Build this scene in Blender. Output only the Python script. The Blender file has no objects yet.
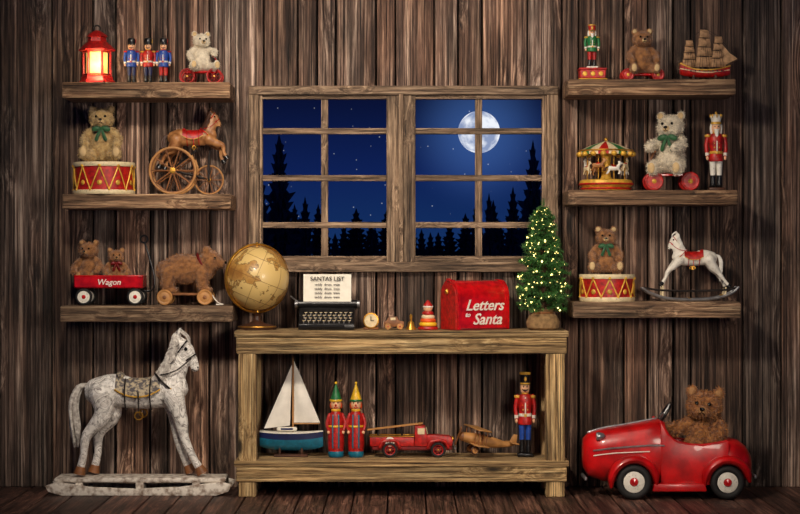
import bpy, bmesh, math, random
from mathutils import Matrix, Vector, Euler
R=random.Random(7)
S=.0045; D=9.0; EYE=1.035
pi=math.pi
def k(d): return S*(D-d)/D
def WX(px,d): return (px-400)*k(d)
def WZ(py,d): return EYE+(257-py)*k(d)
def lin(c):
    o=[]
    for x in c:
        x/=255.; o.append(x/12.92 if x<=.04045 else ((x+.055)/1.055)**2.4)
    return (o[0],o[1],o[2],1)
sc=bpy.context.scene
sc.view_settings.view_transform='Standard'

# ---------------------------------------------------------------- materials
def newmat(name):
    m=bpy.data.materials.new(name); m.use_nodes=True
    nt=m.node_tree; return m,nt,nt.nodes['Principled BSDF']
def mat(name,rgb,rough=.45,metal=0,var=.2,vs=45,bump=.08,bs=260,emit=0,coat=0,rgb2=None,rndv=0,sheen=0,lo=.36,hi=.64,wear=0):
    m,nt,p=newmat(name); N=nt.nodes; L=nt.links
    tc=N.new('ShaderNodeTexCoord'); n=N.new('ShaderNodeTexNoise'); n.inputs['Scale'].default_value=vs; n.inputs['Detail'].default_value=6
    L.new(tc.outputs['Object'],n.inputs['Vector'])
    r=N.new('ShaderNodeValToRGB'); c=lin(rgb)
    c2=lin(rgb2) if rgb2 else tuple(min(1,x*(1+var)) for x in c[:3])+(1,)
    c1=tuple(x*(1-var) for x in c[:3])+(1,)
    r.color_ramp.elements[0].position=lo; r.color_ramp.elements[1].position=hi
    r.color_ramp.elements[0].color=c1 if not rgb2 else c; r.color_ramp.elements[1].color=c2
    L.new(n.outputs['Fac'],r.inputs['Fac'])
    out=r.outputs['Color']
    if rndv:
        a=N.new('ShaderNodeAttribute'); a.attribute_name='rnd'
        mr=N.new('ShaderNodeMapRange'); mr.inputs['To Min'].default_value=1-rndv; mr.inputs['To Max'].default_value=1+rndv
        L.new(a.outputs['Fac'],mr.inputs['Value'])
        mx=N.new('ShaderNodeVectorMath'); mx.operation='SCALE'
        L.new(out,mx.inputs[0]); L.new(mr.outputs[0],mx.inputs['Scale']); out=mx.outputs[0]
    if wear:  # chipped / grimy patches in the old paint
        nw=N.new('ShaderNodeTexNoise'); nw.inputs['Scale'].default_value=95; nw.inputs['Detail'].default_value=8; nw.inputs['Roughness'].default_value=.7; L.new(tc.outputs['Object'],nw.inputs['Vector'])
        wr=N.new('ShaderNodeMapRange'); wr.inputs['From Min'].default_value=.56; wr.inputs['From Max'].default_value=.66; wr.inputs['To Max'].default_value=wear; L.new(nw.outputs['Fac'],wr.inputs['Value'])
        wm=N.new('ShaderNodeMix'); wm.data_type='RGBA'; wm.inputs[7].default_value=lin((58,38,28)); L.new(wr.outputs[0],wm.inputs[0]); L.new(out,wm.inputs[6]); out=wm.outputs[2]
    L.new(out,p.inputs['Base Color'])
    p.inputs['Roughness'].default_value=rough; p.inputs['Metallic'].default_value=metal
    p.inputs['Coat Weight'].default_value=coat; p.inputs['Sheen Weight'].default_value=sheen
    if bump:
        n2=N.new('ShaderNodeTexNoise'); n2.inputs['Scale'].default_value=bs; n2.inputs['Detail'].default_value=3
        L.new(tc.outputs['Object'],n2.inputs['Vector'])
        b=N.new('ShaderNodeBump'); b.inputs['Strength'].default_value=bump; b.inputs['Distance'].default_value=.01
        L.new(n2.outputs['Fac'],b.inputs['Height']); L.new(b.outputs[0],p.inputs['Normal'])
    if emit:
        L.new(out,p.inputs['Emission Color']); p.inputs['Emission Strength'].default_value=emit
    return m
def wood(name,dark,mid,light,axis='z',across=60,along=3,bump=.5,rough=.75,tint=.35,knots=True,dist=.25,hue=None,bl0=.42,bl1=1.6):
    m,nt,p=newmat(name); N=nt.nodes; L=nt.links
    tc=N.new('ShaderNodeTexCoord'); a=N.new('ShaderNodeAttribute'); a.attribute_name='rnd'
    mu=N.new('ShaderNodeMath'); mu.operation='MULTIPLY'; mu.inputs[1].default_value=37.3; L.new(a.outputs['Fac'],mu.inputs[0])
    ad=N.new('ShaderNodeVectorMath'); ad.operation='ADD'; L.new(tc.outputs['Object'],ad.inputs[0]); L.new(mu.outputs[0],ad.inputs[1])
    def mp(ac,al):
        q=N.new('ShaderNodeMapping'); s=[ac,ac,ac]; s['xyz'.index(axis)]=al; q.inputs['Scale'].default_value=s
        L.new(ad.outputs[0],q.inputs['Vector']); return q.outputs[0]
    def mrange(src,a0,a1,b0,b1,smooth=False):
        q=N.new('ShaderNodeMapRange'); 
        if smooth: q.interpolation_type='SMOOTHSTEP'
        for nm,vv in zip(('From Min','From Max','To Min','To Max'),(a0,a1,b0,b1)): q.inputs[nm].default_value=vv
        L.new(src,q.inputs['Value']); return q.outputs[0]
    def noise(vec,det,rgh=.6,ds=0):
        n=N.new('ShaderNodeTexNoise'); n.inputs['Scale'].default_value=1; n.inputs['Detail'].default_value=det; n.inputs['Roughness'].default_value=rgh; n.inputs['Distortion'].default_value=ds
        L.new(vec,n.inputs['Vector']); return n.outputs['Fac']
    v=N.new('ShaderNodeTexVoronoi'); v.inputs['Scale'].default_value=1; L.new(mp(across*.1,along*1.1),v.inputs['Vector'])
    kn=mrange(v.outputs['Distance'],.03,.17,.12 if knots else 1,1,True)
    near=mrange(v.outputs['Distance'],0,.45,3.2,0,True)
    ad2=N.new('ShaderNodeVectorMath'); ad2.operation='ADD'; L.new(mp(across,along),ad2.inputs[0]); L.new(near,ad2.inputs[1])
    g=noise(ad2.outputs[0],10,.7,dist)
    r=N.new('ShaderNodeValToRGB'); e=r.color_ramp.elements; e[0].position=.34; e[0].color=lin(dark); e[1].position=.68; e[1].color=lin(light)
    q=e.new(.5); q.color=lin(mid); L.new(g,r.inputs['Fac'])
    col=r.outputs['Color']
    if hue:
        fr=N.new('ShaderNodeMath'); fr.operation='MULTIPLY'; fr.inputs[1].default_value=7.31; L.new(a.outputs['Fac'],fr.inputs[0])
        f2=N.new('ShaderNodeMath'); f2.operation='FRACT'; L.new(fr.outputs[0],f2.inputs[0])
        hm=mrange(noise(mp(5,1.2),3),.38,.62,-.5,.4)
        f3=N.new('ShaderNodeMath'); f3.operation='ADD'; f3.use_clamp=True; L.new(f2.outputs[0],f3.inputs[0]); L.new(hm,f3.inputs[1])
        hx=N.new('ShaderNodeMix'); hx.data_type='RGBA'; hx.blend_type='MULTIPLY'; hx.inputs[7].default_value=tuple(hue)+(1,)
        L.new(f3.outputs[0],hx.inputs[0]); L.new(col,hx.inputs[6]); col=hx.outputs[2]
    cr=mrange(noise(mp(across*2.6,along*.9),6,.7),.36,.48,.08,1)
    bl=mrange(noise(mp(11,2.2),6,.65),.32,.68,bl0,bl1)
    ti=mrange(a.outputs['Fac'],0,1,1-tint,1+tint)
    f=None
    for o in (cr,bl,ti,kn):
        if f is None: f=o
        else:
            t=N.new('ShaderNodeMath'); t.operation='MULTIPLY'; L.new(f,t.inputs[0]); L.new(o,t.inputs[1]); f=t.outputs[0]
    mx=N.new('ShaderNodeVectorMath'); mx.operation='SCALE'; L.new(col,mx.inputs[0]); L.new(f,mx.inputs['Scale'])
    L.new(mx.outputs[0],p.inputs['Base Color']); p.inputs['Roughness'].default_value=rough
    h=N.new('ShaderNodeMath'); h.operation='MULTIPLY'; L.new(g,h.inputs[0]); L.new(cr,h.inputs[1])
    b=N.new('ShaderNodeBump'); b.inputs['Strength'].default_value=bump; b.inputs['Distance'].default_value=.012; L.new(h.outputs[0],b.inputs['Height']); L.new(b.outputs[0],p.inputs['Normal'])
    return m
M={}
M['wall']=wood('weathered_wall_wood',(27,20,17),(101,81,70),(198,176,158),'z',66,1.4,bump=1,tint=.5,hue=(1,.8,.67),bl0=.3,bl1=1.75)
M['floor']=wood('floor_wood',(26,15,12),(84,55,45),(152,110,92),'y',55,2,bump=.6,rough=.5)
M['shelf']=wood('shelf_wood',(54,38,27),(136,106,80),(204,174,138),'x',75,3,bump=.8,hue=(1,.88,.77))
M['table']=wood('table_wood',(84,60,34),(170,138,92),(224,194,142),'x',75,2.6,bump=.8,tint=.15)
M['tablev']=wood('table_leg_wood',(84,60,34),(170,138,92),(224,194,142),'z',75,2.6,bump=.8,tint=.15)
M['win']=wood('window_wood',(52,38,29),(126,102,80),(192,164,134),'x',80,4,tint=.12,knots=False)
M['winv']=wood('window_wood_vertical',(52,38,29),(126,102,80),(192,164,134),'z',80,4,tint=.12,knots=False)
M['gap']=mat('dark_gap',(10,7,6),.9)
M['red']=mat('red_enamel',(186,12,18),.22,0,.3,30,.03,coat=.6,wear=.25)
M['redw']=mat('worn_red_paint',(174,24,20),.42,0,.35,60,.12,wear=.55)
M['dred']=mat('dark_red_paint',(110,12,14),.4,wear=.5)
M['white']=mat('white_paint',(232,226,212),.45,0,.1,wear=.4)
M['cream']=mat('cream_paint',(226,206,164),.5,0,.12,wear=.5)
M['worn']=mat('worn_white_paint',(228,219,206),.6,0,.2,38,.35,120,rgb2=(138,118,102),lo=.44,hi=.66)
M['gold']=mat('brass',(214,160,66),.32,.85,.25)
M['goldp']=mat('gold_paint',(216,166,60),.42,.2,.25,wear=.4)
M['black']=mat('black_paint',(16,15,16),.3,0,.2)
M['tyre']=mat('black_rubber',(24,23,23),.7,0,.2)
M['iron']=mat('dark_iron',(48,42,40),.45,.6)
M['steel']=mat('steel',(170,170,172),.3,.8)
M['blue']=mat('blue_paint',(24,66,150),.4,wear=.4)
M['teal']=mat('teal_paint',(20,104,130),.4,wear=.4)
M['navy']=mat('navy_paint',(20,30,74),.4,wear=.4)
M['green']=mat('green_paint',(26,110,56),.45,wear=.4)
M['ribbon']=mat('green_ribbon',(24,84,40),.5,sheen=.4)
M['skin']=mat('painted_skin',(236,182,140),.45,0,.06)
M['hair']=mat('white_hair',(236,232,222),.8,0,.1,bump=.4)
M['yellow']=mat('yellow_paint',(236,186,40),.4,wear=.4)
M['orange']=mat('orange_paint',(222,84,26),.4,wear=.4)
M['lwood']=mat('light_wood',(180,128,72),.5,0,.2,25,.15)
M['mwood']=mat('brown_wood',(134,84,46),.5,0,.3,25,.15)
M['dwood']=mat('dark_wood',(72,42,26),.5,0,.3,25,.15)
M['sail']=mat('sail_cloth',(240,234,222),.8,0,.08,20,.1)
M['bsail']=mat('brown_sail_cloth',(186,146,106),.8,0,.25,60,.2)
M['paper']=mat('paper',(238,232,216),.8,0,.05)
M['ink']=mat('ink',(40,34,32),.8)
M['burlap']=mat('burlap',(150,118,78),.9,0,.25,60,.6,420)
M['needle']=mat('fir_needles',(56,104,44),.6,0,.4,20,0,rndv=.65)
M['bark']=mat('bark',(84,58,40),.9,0,.3,bump=.5)
M['bulb']=mat('warm_bulb',(255,216,130),.3,emit=5,bump=0)
M['glow']=mat('lantern_glow',(255,206,110),.4,emit=.9,bump=0,var=.3,vs=25)
M['saddle']=mat('saddle_cloth',(92,86,88),.5,0,.35,70,.5,rgb2=(196,180,150),lo=.45,hi=.58)
M['mane']=mat('grey_mane',(166,156,148),.7,0,.3,60,.8,150,rgb2=(232,226,216))
M['bay']=mat('brown_horse_paint',(130,80,42),.4,0,.3,30,.15,rgb2=(190,134,82))
M['eye']=mat('glass_eye',(10,8,8),.08,bump=0)
m,nt,p=newmat('painted_horse_white'); N=nt.nodes; L=nt.links
tc=N.new('ShaderNodeTexCoord'); n=N.new('ShaderNodeTexNoise'); n.inputs['Scale'].default_value=11; n.inputs['Detail'].default_value=1; n.inputs['Distortion'].default_value=2.4; L.new(tc.outputs['Object'],n.inputs['Vector'])
r=N.new('ShaderNodeValToRGB'); e=r.color_ramp.elements; e[0].position=.36; e[0].color=lin((242,238,230)); e[1].position=.74; e[1].color=lin((200,192,184))
for ps,c in ((.455,(238,233,225)),(.47,(104,94,90)),(.485,(214,208,200)),(.56,(244,240,234)),(.60,(236,230,222)),(.612,(112,102,98)),(.626,(234,228,220))): q_=e.new(ps); q_.color=lin(c)
L.new(n.outputs['Fac'],r.inputs['Fac'])
n2=N.new('ShaderNodeTexNoise'); n2.inputs['Scale'].default_value=60; n2.inputs['Detail'].default_value=8; L.new(tc.outputs['Object'],n2.inputs['Vector'])
mr=N.new('ShaderNodeMapRange'); mr.inputs['From Min'].default_value=.35; mr.inputs['From Max'].default_value=.5; mr.inputs['To Min'].default_value=.62; mr.inputs['To Max'].default_value=1; L.new(n2.outputs['Fac'],mr.inputs['Value'])
vm=N.new('ShaderNodeVectorMath'); vm.operation='SCALE'; L.new(r.outputs[0],vm.inputs[0]); L.new(mr.outputs[0],vm.inputs['Scale']); L.new(vm.outputs[0],p.inputs['Base Color']); p.inputs['Roughness'].default_value=.42
bb=N.new('ShaderNodeBump'); bb.inputs['Strength'].default_value=.3; bb.inputs['Distance'].default_value=.01; L.new(n2.outputs['Fac'],bb.inputs['Height']); L.new(bb.outputs[0],p.inputs['Normal'])
M['dapple']=m
def fur(n,a,b): return mat(n,a,.85,0,.2,55,.5,500,rgb2=b,rndv=.55,sheen=.3)
M['f_tan']=fur('tan_fur',(176,140,84),(210,180,122))
M['f_white']=fur('cream_fur',(204,190,166),(236,224,200))
M['f_brown']=fur('brown_fur',(122,76,40),(168,114,62))
M['f_gold']=fur('golden_fur',(132,76,34),(186,124,62))
M['pad']=mat('felt_pad',(206,176,128),.9,0,.1)
M['padd']=mat('brown_felt_pad',(176,130,84),.9,0,.1)

# ---------------------------------------------------------------- builder
def RM(rot): return Euler(rot).to_matrix().to_4x4() if rot else Matrix()
class B:
    def __init__(s,name,px0=0,py0=0):
        s.name=name; s.px0=px0; s.py0=py0; s.v=[]; s.f=[]; s.fm=[]; s.fr=[]; s.mats=[]; s.T=Matrix(); s.rnd=.5
    def P(s,px,py,y=0): return Vector((px-s.px0,y,s.py0-py))
    def raw(s,vs,fs,m,Mx=None,rn=None):
        T=s.T@Mx if Mx is not None else s.T
        o=len(s.v); s.v+=[T@Vector(v) for v in vs]
        fl=T.determinant()<0
        if m not in s.mats: s.mats.append(m)
        i=s.mats.index(m)
        for j,f in enumerate(fs):
            g=[o+q for q in f]
            s.f.append(g[::-1] if fl else g); s.fm.append(i); s.fr.append(rn[j] if rn else s.rnd)
    def ell(s,c,r,m,rot=None,n=14):
        if not hasattr(r,'__len__'): r=(r,r,r)
        vs=[(0,0,-1)]; h=n//2+1
        for i in range(1,h):
            a=-pi/2+pi*i/h
            for j in range(n): b=2*pi*j/n; vs.append((math.cos(a)*math.cos(b),math.cos(a)*math.sin(b),math.sin(a)))
        vs.append((0,0,1)); fs=[]
        for j in range(n): fs.append((0,1+(j+1)%n,1+j))
        for i in range(h-2):
            for j in range(n):
                a=1+i*n+j; b=1+i*n+(j+1)%n; fs.append((a,b,b+n,a+n))
        t=len(vs)-1; q=1+(h-2)*n
        for j in range(n): fs.append((q+j,q+(j+1)%n,t))
        s.raw(vs,fs,m,Matrix.Translation(Vector(c))@RM(rot)@Matrix.Diagonal((r[0],r[1],r[2],1)))
    def bm(s,bmn,m,Mx=None):
        bmesh.ops.recalc_face_normals(bmn,faces=bmn.faces)
        bmn.verts.index_update()
        s.raw([v.co.copy() for v in bmn.verts],[[v.index for v in f.verts] for f in bmn.faces],m,Mx); bmn.free()
    def box(s,c,sz,m,rot=None,bev=0,seg=1):
        q=bmesh.new(); bmesh.ops.create_cube(q,size=1)
        for v in q.verts: v.co=Vector((v.co.x*sz[0],v.co.y*sz[1],v.co.z*sz[2]))
        if bev: bmesh.ops.bevel(q,geom=list(q.edges),offset=min(bev,min(sz)*.45),segments=seg,affect='EDGES',profile=.5)
        s.bm(q,m,Matrix.Translation(Vector(c))@RM(rot))
    def prism(s,pts,ya,yb,m,bev=0,Mx=None,loc=True):
        q=bmesh.new()
        vs=[q.verts.new(s.P(a,b,ya) if loc else (a,ya,b)) for a,b in pts]
        f=q.faces.new(vs); r=bmesh.ops.extrude_face_region(q,geom=[f])
        for v in r['geom']:
            if isinstance(v,bmesh.types.BMVert): v.co.y=yb
        if bev: bmesh.ops.bevel(q,geom=list(q.edges),offset=bev,segments=2,affect='EDGES',profile=.5)
        bmesh.ops.triangulate(q,faces=[f for f in q.faces if len(f.verts)>4])
        s.bm(q,m,Mx)
    def loft(s,secs,m,Mx=None,caps=True,closed=False):
        n=len(secs[0]); vs=[p for c in secs for p in c]; fs=[]
        K=len(secs)
        for i in range(K if closed else K-1):
            for j in range(n):
                a=i*n+j; b=i*n+(j+1)%n; a2=((i+1)%K)*n+j; b2=((i+1)%K)*n+(j+1)%n
                fs.append((a,b,b2,a2))
        if caps and not closed: fs.append(tuple(range(n))[::-1]); fs.append(tuple((K-1)*n+j for j in range(n)))
        s.raw(vs,fs,m,Mx)
    def lathe(s,prof,c,m,seg=24,rot=None,cap=True,ph=0):
        secs=[[(r*math.cos(2*pi*j/seg+ph),r*math.sin(2*pi*j/seg+ph),z) for j in range(seg)] for r,z in prof]
        s.loft(secs,m,Matrix.Translation(Vector(c))@RM(rot),cap)
    def cyl(s,a,b,r1,r2,m,seg=16):
        a=Vector(a); b=Vector(b); d=b-a; q=d.to_track_quat('Z','Y').to_matrix().to_4x4()
        secs=[[(r*math.cos(2*pi*j/seg),r*math.sin(2*pi*j/seg),z) for j in range(seg)] for r,z in ((r1,0),(r2,d.length))]
        s.loft(secs,m,Matrix.Translation(a)@q)
    def tube(s,pts,r,m,seg=10,sub=4,rnd=True,flat=1):
        pts=[Vector(p) for p in pts]; n=len(pts)
        r=list(r) if hasattr(r,'__len__') else [r]*n
        P=[];Q=[]
        if n==2: 
            P=[pts[0].lerp(pts[1],t/3) for t in range(4)]; Q=[r[0]+(r[1]-r[0])*t/3 for t in range(4)]
        else:
            for i in range(n-1):
                p0=pts[max(i-1,0)];p1=pts[i];p2=pts[i+1];p3=pts[min(i+2,n-1)]
                for t in range(sub):
                    u=t/sub; P.append(.5*((2*p1)+(p2-p0)*u+(2*p0-5*p1+4*p2-p3)*u*u+(-p0+3*p1-3*p2+p3)*u**3)); Q.append(r[i]+(r[i+1]-r[i])*(u*u*(3-2*u)))
            P.append(pts[-1]); Q.append(r[-1])
        if rnd:
            t0=(P[0]-P[1]).normalized(); t1=(P[-1]-P[-2]).normalized(); q0,q1=Q[0],Q[-1]; p0,p1=P[0].copy(),P[-1].copy()
            for a in (.5,.87): 
                P.insert(0,p0+t0*q0*a); Q.insert(0,q0*math.sqrt(1-a*a)); P.append(p1+t1*q1*a); Q.append(q1*math.sqrt(1-a*a))
        T=[(P[min(i+1,len(P)-1)]-P[max(i-1,0)]).normalized() for i in range(len(P))]
        nrm=T[0].cross(Vector((0,1,0)))
        if nrm.length<.1: nrm=T[0].cross(Vector((1,0,0)))
        nrm.normalize(); secs=[]
        for i in range(len(P)):
            nrm=(nrm-T[i]*nrm.dot(T[i])).normalized(); bn=T[i].cross(nrm)
            secs.append([P[i]+(nrm*math.cos(2*pi*j/seg)+bn*math.sin(2*pi*j/seg)*flat)*Q[i] for j in range(seg)])
        s.loft(secs,m)
    def torus(s,c,Rr,r,m,rot=None,n=28,k2=8,fl=1):
        secs=[]
        for i in range(n):
            a=2*pi*i/n
            secs.append([((Rr+r*math.cos(2*pi*j/k2))*math.cos(a),(Rr+r*math.cos(2*pi*j/k2))*math.sin(a),-r*fl*math.sin(2*pi*j/k2)) for j in range(k2)])
        s.loft(secs,m,Matrix.Translation(Vector(c))@RM(rot),closed=True)
    def wheel(s,c,Rr,w,mt,mr,mh,spokes=0,tt=.18):
        c=Vector(c); rx=(pi/2,0,0); t=Rr*tt
        s.torus(c,Rr-t,t,mt,rx,32,10,fl=w/2/t)
        if spokes:
            s.torus(c,Rr-2.0*t,t*.6,mr,rx,32,8)
            for i in range(spokes):
                a=pi*2*i/spokes; s.cyl(c,c+Vector((math.cos(a),0,math.sin(a)))*(Rr-1.8*t),Rr*.035,Rr*.03,mr,6)
            s.lathe([(0.01,-w*.6),(Rr*.12,-w*.5),(Rr*.12,w*.5),(0.01,w*.6)],c,mh,14,rx)
        else:
            s.lathe([(0.01,-w*.3),(Rr*.5,-w*.38),(Rr*.62,-w*.25),(Rr-t*1.2,-w*.4),(Rr-t*1.2,w*.4),(Rr*.62,w*.25),(Rr*.5,w*.38),(.01,w*.3)],c,mr,28,rx)
            s.lathe([(0.01,-w*.62),(Rr*.2,-w*.5),(Rr*.26,-w*.3),(Rr*.26,w*.3),(Rr*.2,w*.5),(.01,w*.62)],c,mh,18,rx)
    def text(s,t,size,m,Mx,ext=.1,shear=0):
        cu=bpy.data.curves.new('t','FONT'); cu.body=t; cu.size=size; cu.extrude=ext; cu.align_x='CENTER'; cu.resolution_u=3; cu.shear=shear; cu.offset=size*.012
        ob=bpy.data.objects.new('t',cu); sc.collection.objects.link(ob)
        dg=bpy.context.evaluated_depsgraph_get(); ev=ob.evaluated_get(dg); me=ev.to_mesh()
        s.raw([v.co.copy() for v in me.vertices],[list(p.vertices) for p in me.polygons],m,Mx)
        ev.to_mesh_clear(); bpy.data.objects.remove(ob)
    def organic(s,o,vox,m,furn=0,fl=2.,fw=.35,it=3,down=.5):
        me=bpy.data.meshes.new('t'); me.from_pydata(o.v,[],o.f); me.update()
        ob=bpy.data.objects.new('t',me); sc.collection.objects.link(ob)
        r=ob.modifiers.new('r','REMESH'); r.mode='VOXEL'; r.voxel_size=vox
        q=ob.modifiers.new('s','SMOOTH'); q.iterations=it; q.factor=.5
        dg=bpy.context.evaluated_depsgraph_get(); ev=ob.evaluated_get(dg); m2=ev.to_mesh()
        T=s.T; s.T=Matrix()
        s.raw([v.co.copy() for v in m2.vertices],[list(p.vertices) for p in m2.polygons],m)
        if furn:
            ps=list(m2.polygons); ws=[p.area for p in ps]; ch=R.choices(ps,ws,k=furn); vs=[];fs=[];rn=[]
            for p in ch:
                c=p.center+Vector((R.uniform(-1,1),R.uniform(-1,1),R.uniform(-1,1)))*vox*.5; n=p.normal
                d=(n+Vector((R.gauss(0,.35),R.gauss(0,.35),R.gauss(0,.35)-down*.6))).normalized()
                t=d.cross(Vector((R.gauss(0,1),R.gauss(0,1),R.gauss(0,1)))).normalized()*fw
                L=fl*R.uniform(.6,1.3); i=len(vs); c=c-n*.3
                vs+=[c-t,c+t,c+d*L*.6+t*.5,c+d*L*.6-t*.5,c+d*L+Vector((0,0,-down*.4))]; fs+=[(i,i+1,i+2,i+3),(i+3,i+2,i+4)]; q2=R.random(); rn+=[q2,q2]
            s.raw(vs,fs,m,None,rn)
        s.T=T; ev.to_mesh_clear(); bpy.data.objects.remove(ob); bpy.data.meshes.remove(me)
    def finish(s,z,d,x=None,rotz=0):
        kk=k(d); me=bpy.data.meshes.new(s.name)
        me.from_pydata([tuple(v*kk) for v in s.v],[],s.f)
        for m in s.mats: me.materials.append(m)
        me.polygons.foreach_set('material_index',s.fm)
        me.polygons.foreach_set('use_smooth',[True]*len(s.f))
        a=me.attributes.new('rnd','FLOAT','FACE'); a.data.foreach_set('value',s.fr)
        me.update(); me.set_sharp_from_angle(angle=math.radians(40))
        ob=bpy.data.objects.new(s.name,me); sc.collection.objects.link(ob)
        ob.location=(WX(s.px0,d) if x is None else x,-d,z); ob.rotation_euler=(0,0,rotz)
        return ob
def arch(name,boxes,bev=.004):
    b=B(name)
    for (x1,x2,y1,y2,z1,z2,m) in boxes:
        b.rnd=R.random(); b.box(((x1+x2)/2,(y1+y2)/2,(z1+z2)/2),(x2-x1,y2-y1,z2-z1),m,None,bev,2)
    me=bpy.data.meshes.new(name); me.from_pydata([tuple(v) for v in b.v],[],b.f)
    for m in b.mats: me.materials.append(m)
    me.polygons.foreach_set('material_index',b.fm)
    a=me.attributes.new('rnd','FLOAT','FACE'); a.data.foreach_set('value',b.fr); me.update()
    ob=bpy.data.objects.new(name,me); sc.collection.objects.link(ob); return ob

# ---------------------------------------------------------------- room
bxs=[]; x=-3.3
wx1,wx2=WX(256,0),WX(551,0); wz1,wz2=WZ(266,0),WZ(92,0)
while x<3.3:
    w=R.choice([.08,.11,.15,.19,.24])*R.uniform(.9,1.1); x2=x+w; j=R.uniform(0,.018)
    g1=R.uniform(.0025,.005); a,b_=x+g1,x2-g1
    def seg(a,b_,z1,z2):
        if b_-a>.012: bxs.append((a,b_,-j,.05,z1,z2,M['wall']))
    if b_<=wx1 or a>=wx2: seg(a,b_,0,2.75)
    else:
        if a<wx1: seg(a,wx1,0,2.75); a=wx1
        if b_>wx2: seg(wx2,b_,0,2.75); b_=wx2
        seg(a,b_,0,wz1); seg(a,b_,wz2,2.75)
    x=x2
G=M['gap']
bxs+=[(-3.4,wx1,.05,.07,0,2.75,G),(wx2,3.4,.05,.07,0,2.75,G),(wx1,wx2,.05,.07,0,wz1,G),(wx1,wx2,.05,.07,wz2,2.75,G)]
arch('wall_back',bxs,.006)
bxs=[]; x=-3.4
while x<3.4:
    w=R.uniform(.11,.17); y0=.05; 
    while y0>-8:
        L=R.uniform(1.6,3); bxs.append((x+.003,x+w-.003,y0-L,y0-.004,-.04,0,M['floor'])); y0-=L
    x+=w
bxs.append((-3.4,3.4,-8,.05,-.06,-.041,G))
arch('floor',bxs,.005)

def bar(x1,x2,p1,p2,y1,y2,m,d=.03): return (WX(x1,d),WX(x2,d),y1,y2,WZ(p2,d),WZ(p1,d),m)
W,V=M['win'],M['winv']
arch('trim_1',[bar(249,558,86,95,-.05,.06,W),bar(249,558,262,272,-.05,.06,W),bar(249,259,94,263,-.045,.06,V),bar(547,558,94,263,-.045,.06,V)],.004)
def casement(name,x1,x2,a1,a2):
    g1,g2=x1+a1,x2-a2
    L=[bar(x1,x2,95,99,-.03,.02,W),bar(x1,x2,256,262,-.03,.02,W),bar(x1,g1,95,262,-.035,.02,V),bar(g2,x2,95,262,-.035,.02,V)]
    c=(g1+g2)/2
    L.append(bar(c-3.5,c+3.5,99,256,-.02,.012,V))
    for py in (131,178,225): L.append(bar(g1-1,g2+1,py-3,py+3,-.024,.008,W))
    arch(name,L,.003)
casement('window_1',259.5,399.5,3,13); casement('window_2',402.5,547,13,5)
arch('trim_2',[bar(399,403,94,262,-.05,.05,V)],.002)

SD=.285
def shelf(x1,x2,p1,p2):
    arch('wooden_shelf',[(WX(x1,SD),WX(x2,SD),-SD,-.02,WZ(p2,SD),WZ(p1,SD),M['shelf'])],.006)
    return WZ(p1,SD)+.0005
zL1=shelf(62,230,82,98); zL2=shelf(62,231,194,209); zL3=shelf(60,233,306,322)
zR1=shelf(568,736,79,95); zR2=shelf(568,738,190,205); zR3=shelf(573,741,302,318)

TD=.39
zt=WZ(331,TD); zs=WZ(461,TD); T_,TV=M['table'],M['tablev']
def zz(x1,x2,z1,z2,y1,y2,m): return (WX(x1,TD),WX(x2,TD),y1,y2,z1,z2,m)
L=[]
for i in range(3): L.append(zz(234,569,WZ(337,TD),zt,-TD+i*.122,-TD+i*.122+.12,T_))
L.append(zz(236,567,WZ(354,TD),WZ(337.3,TD),-TD+.008,-TD+.035,T_))
L.append(zz(236,567,WZ(354,TD),WZ(337.3,TD),-.06,-.035,T_))
for i in range(3): L.append(zz(234,569,WZ(467,TD),zs,-TD+i*.122,-TD+i*.122+.12,T_))
L.append(zz(236,567,WZ(482,TD),WZ(467.3,TD),-TD+.004,-TD+.03,T_))
for a,b_ in ((238,256),(546,565)):
    for y in (-TD+.012,-.1): L.append(zz(a,b_,0,WZ(337.5,TD),y,y+.07,TV))
arch('wooden_workbench',L,.005)
zt+=.0005; zs+=.0005

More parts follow.
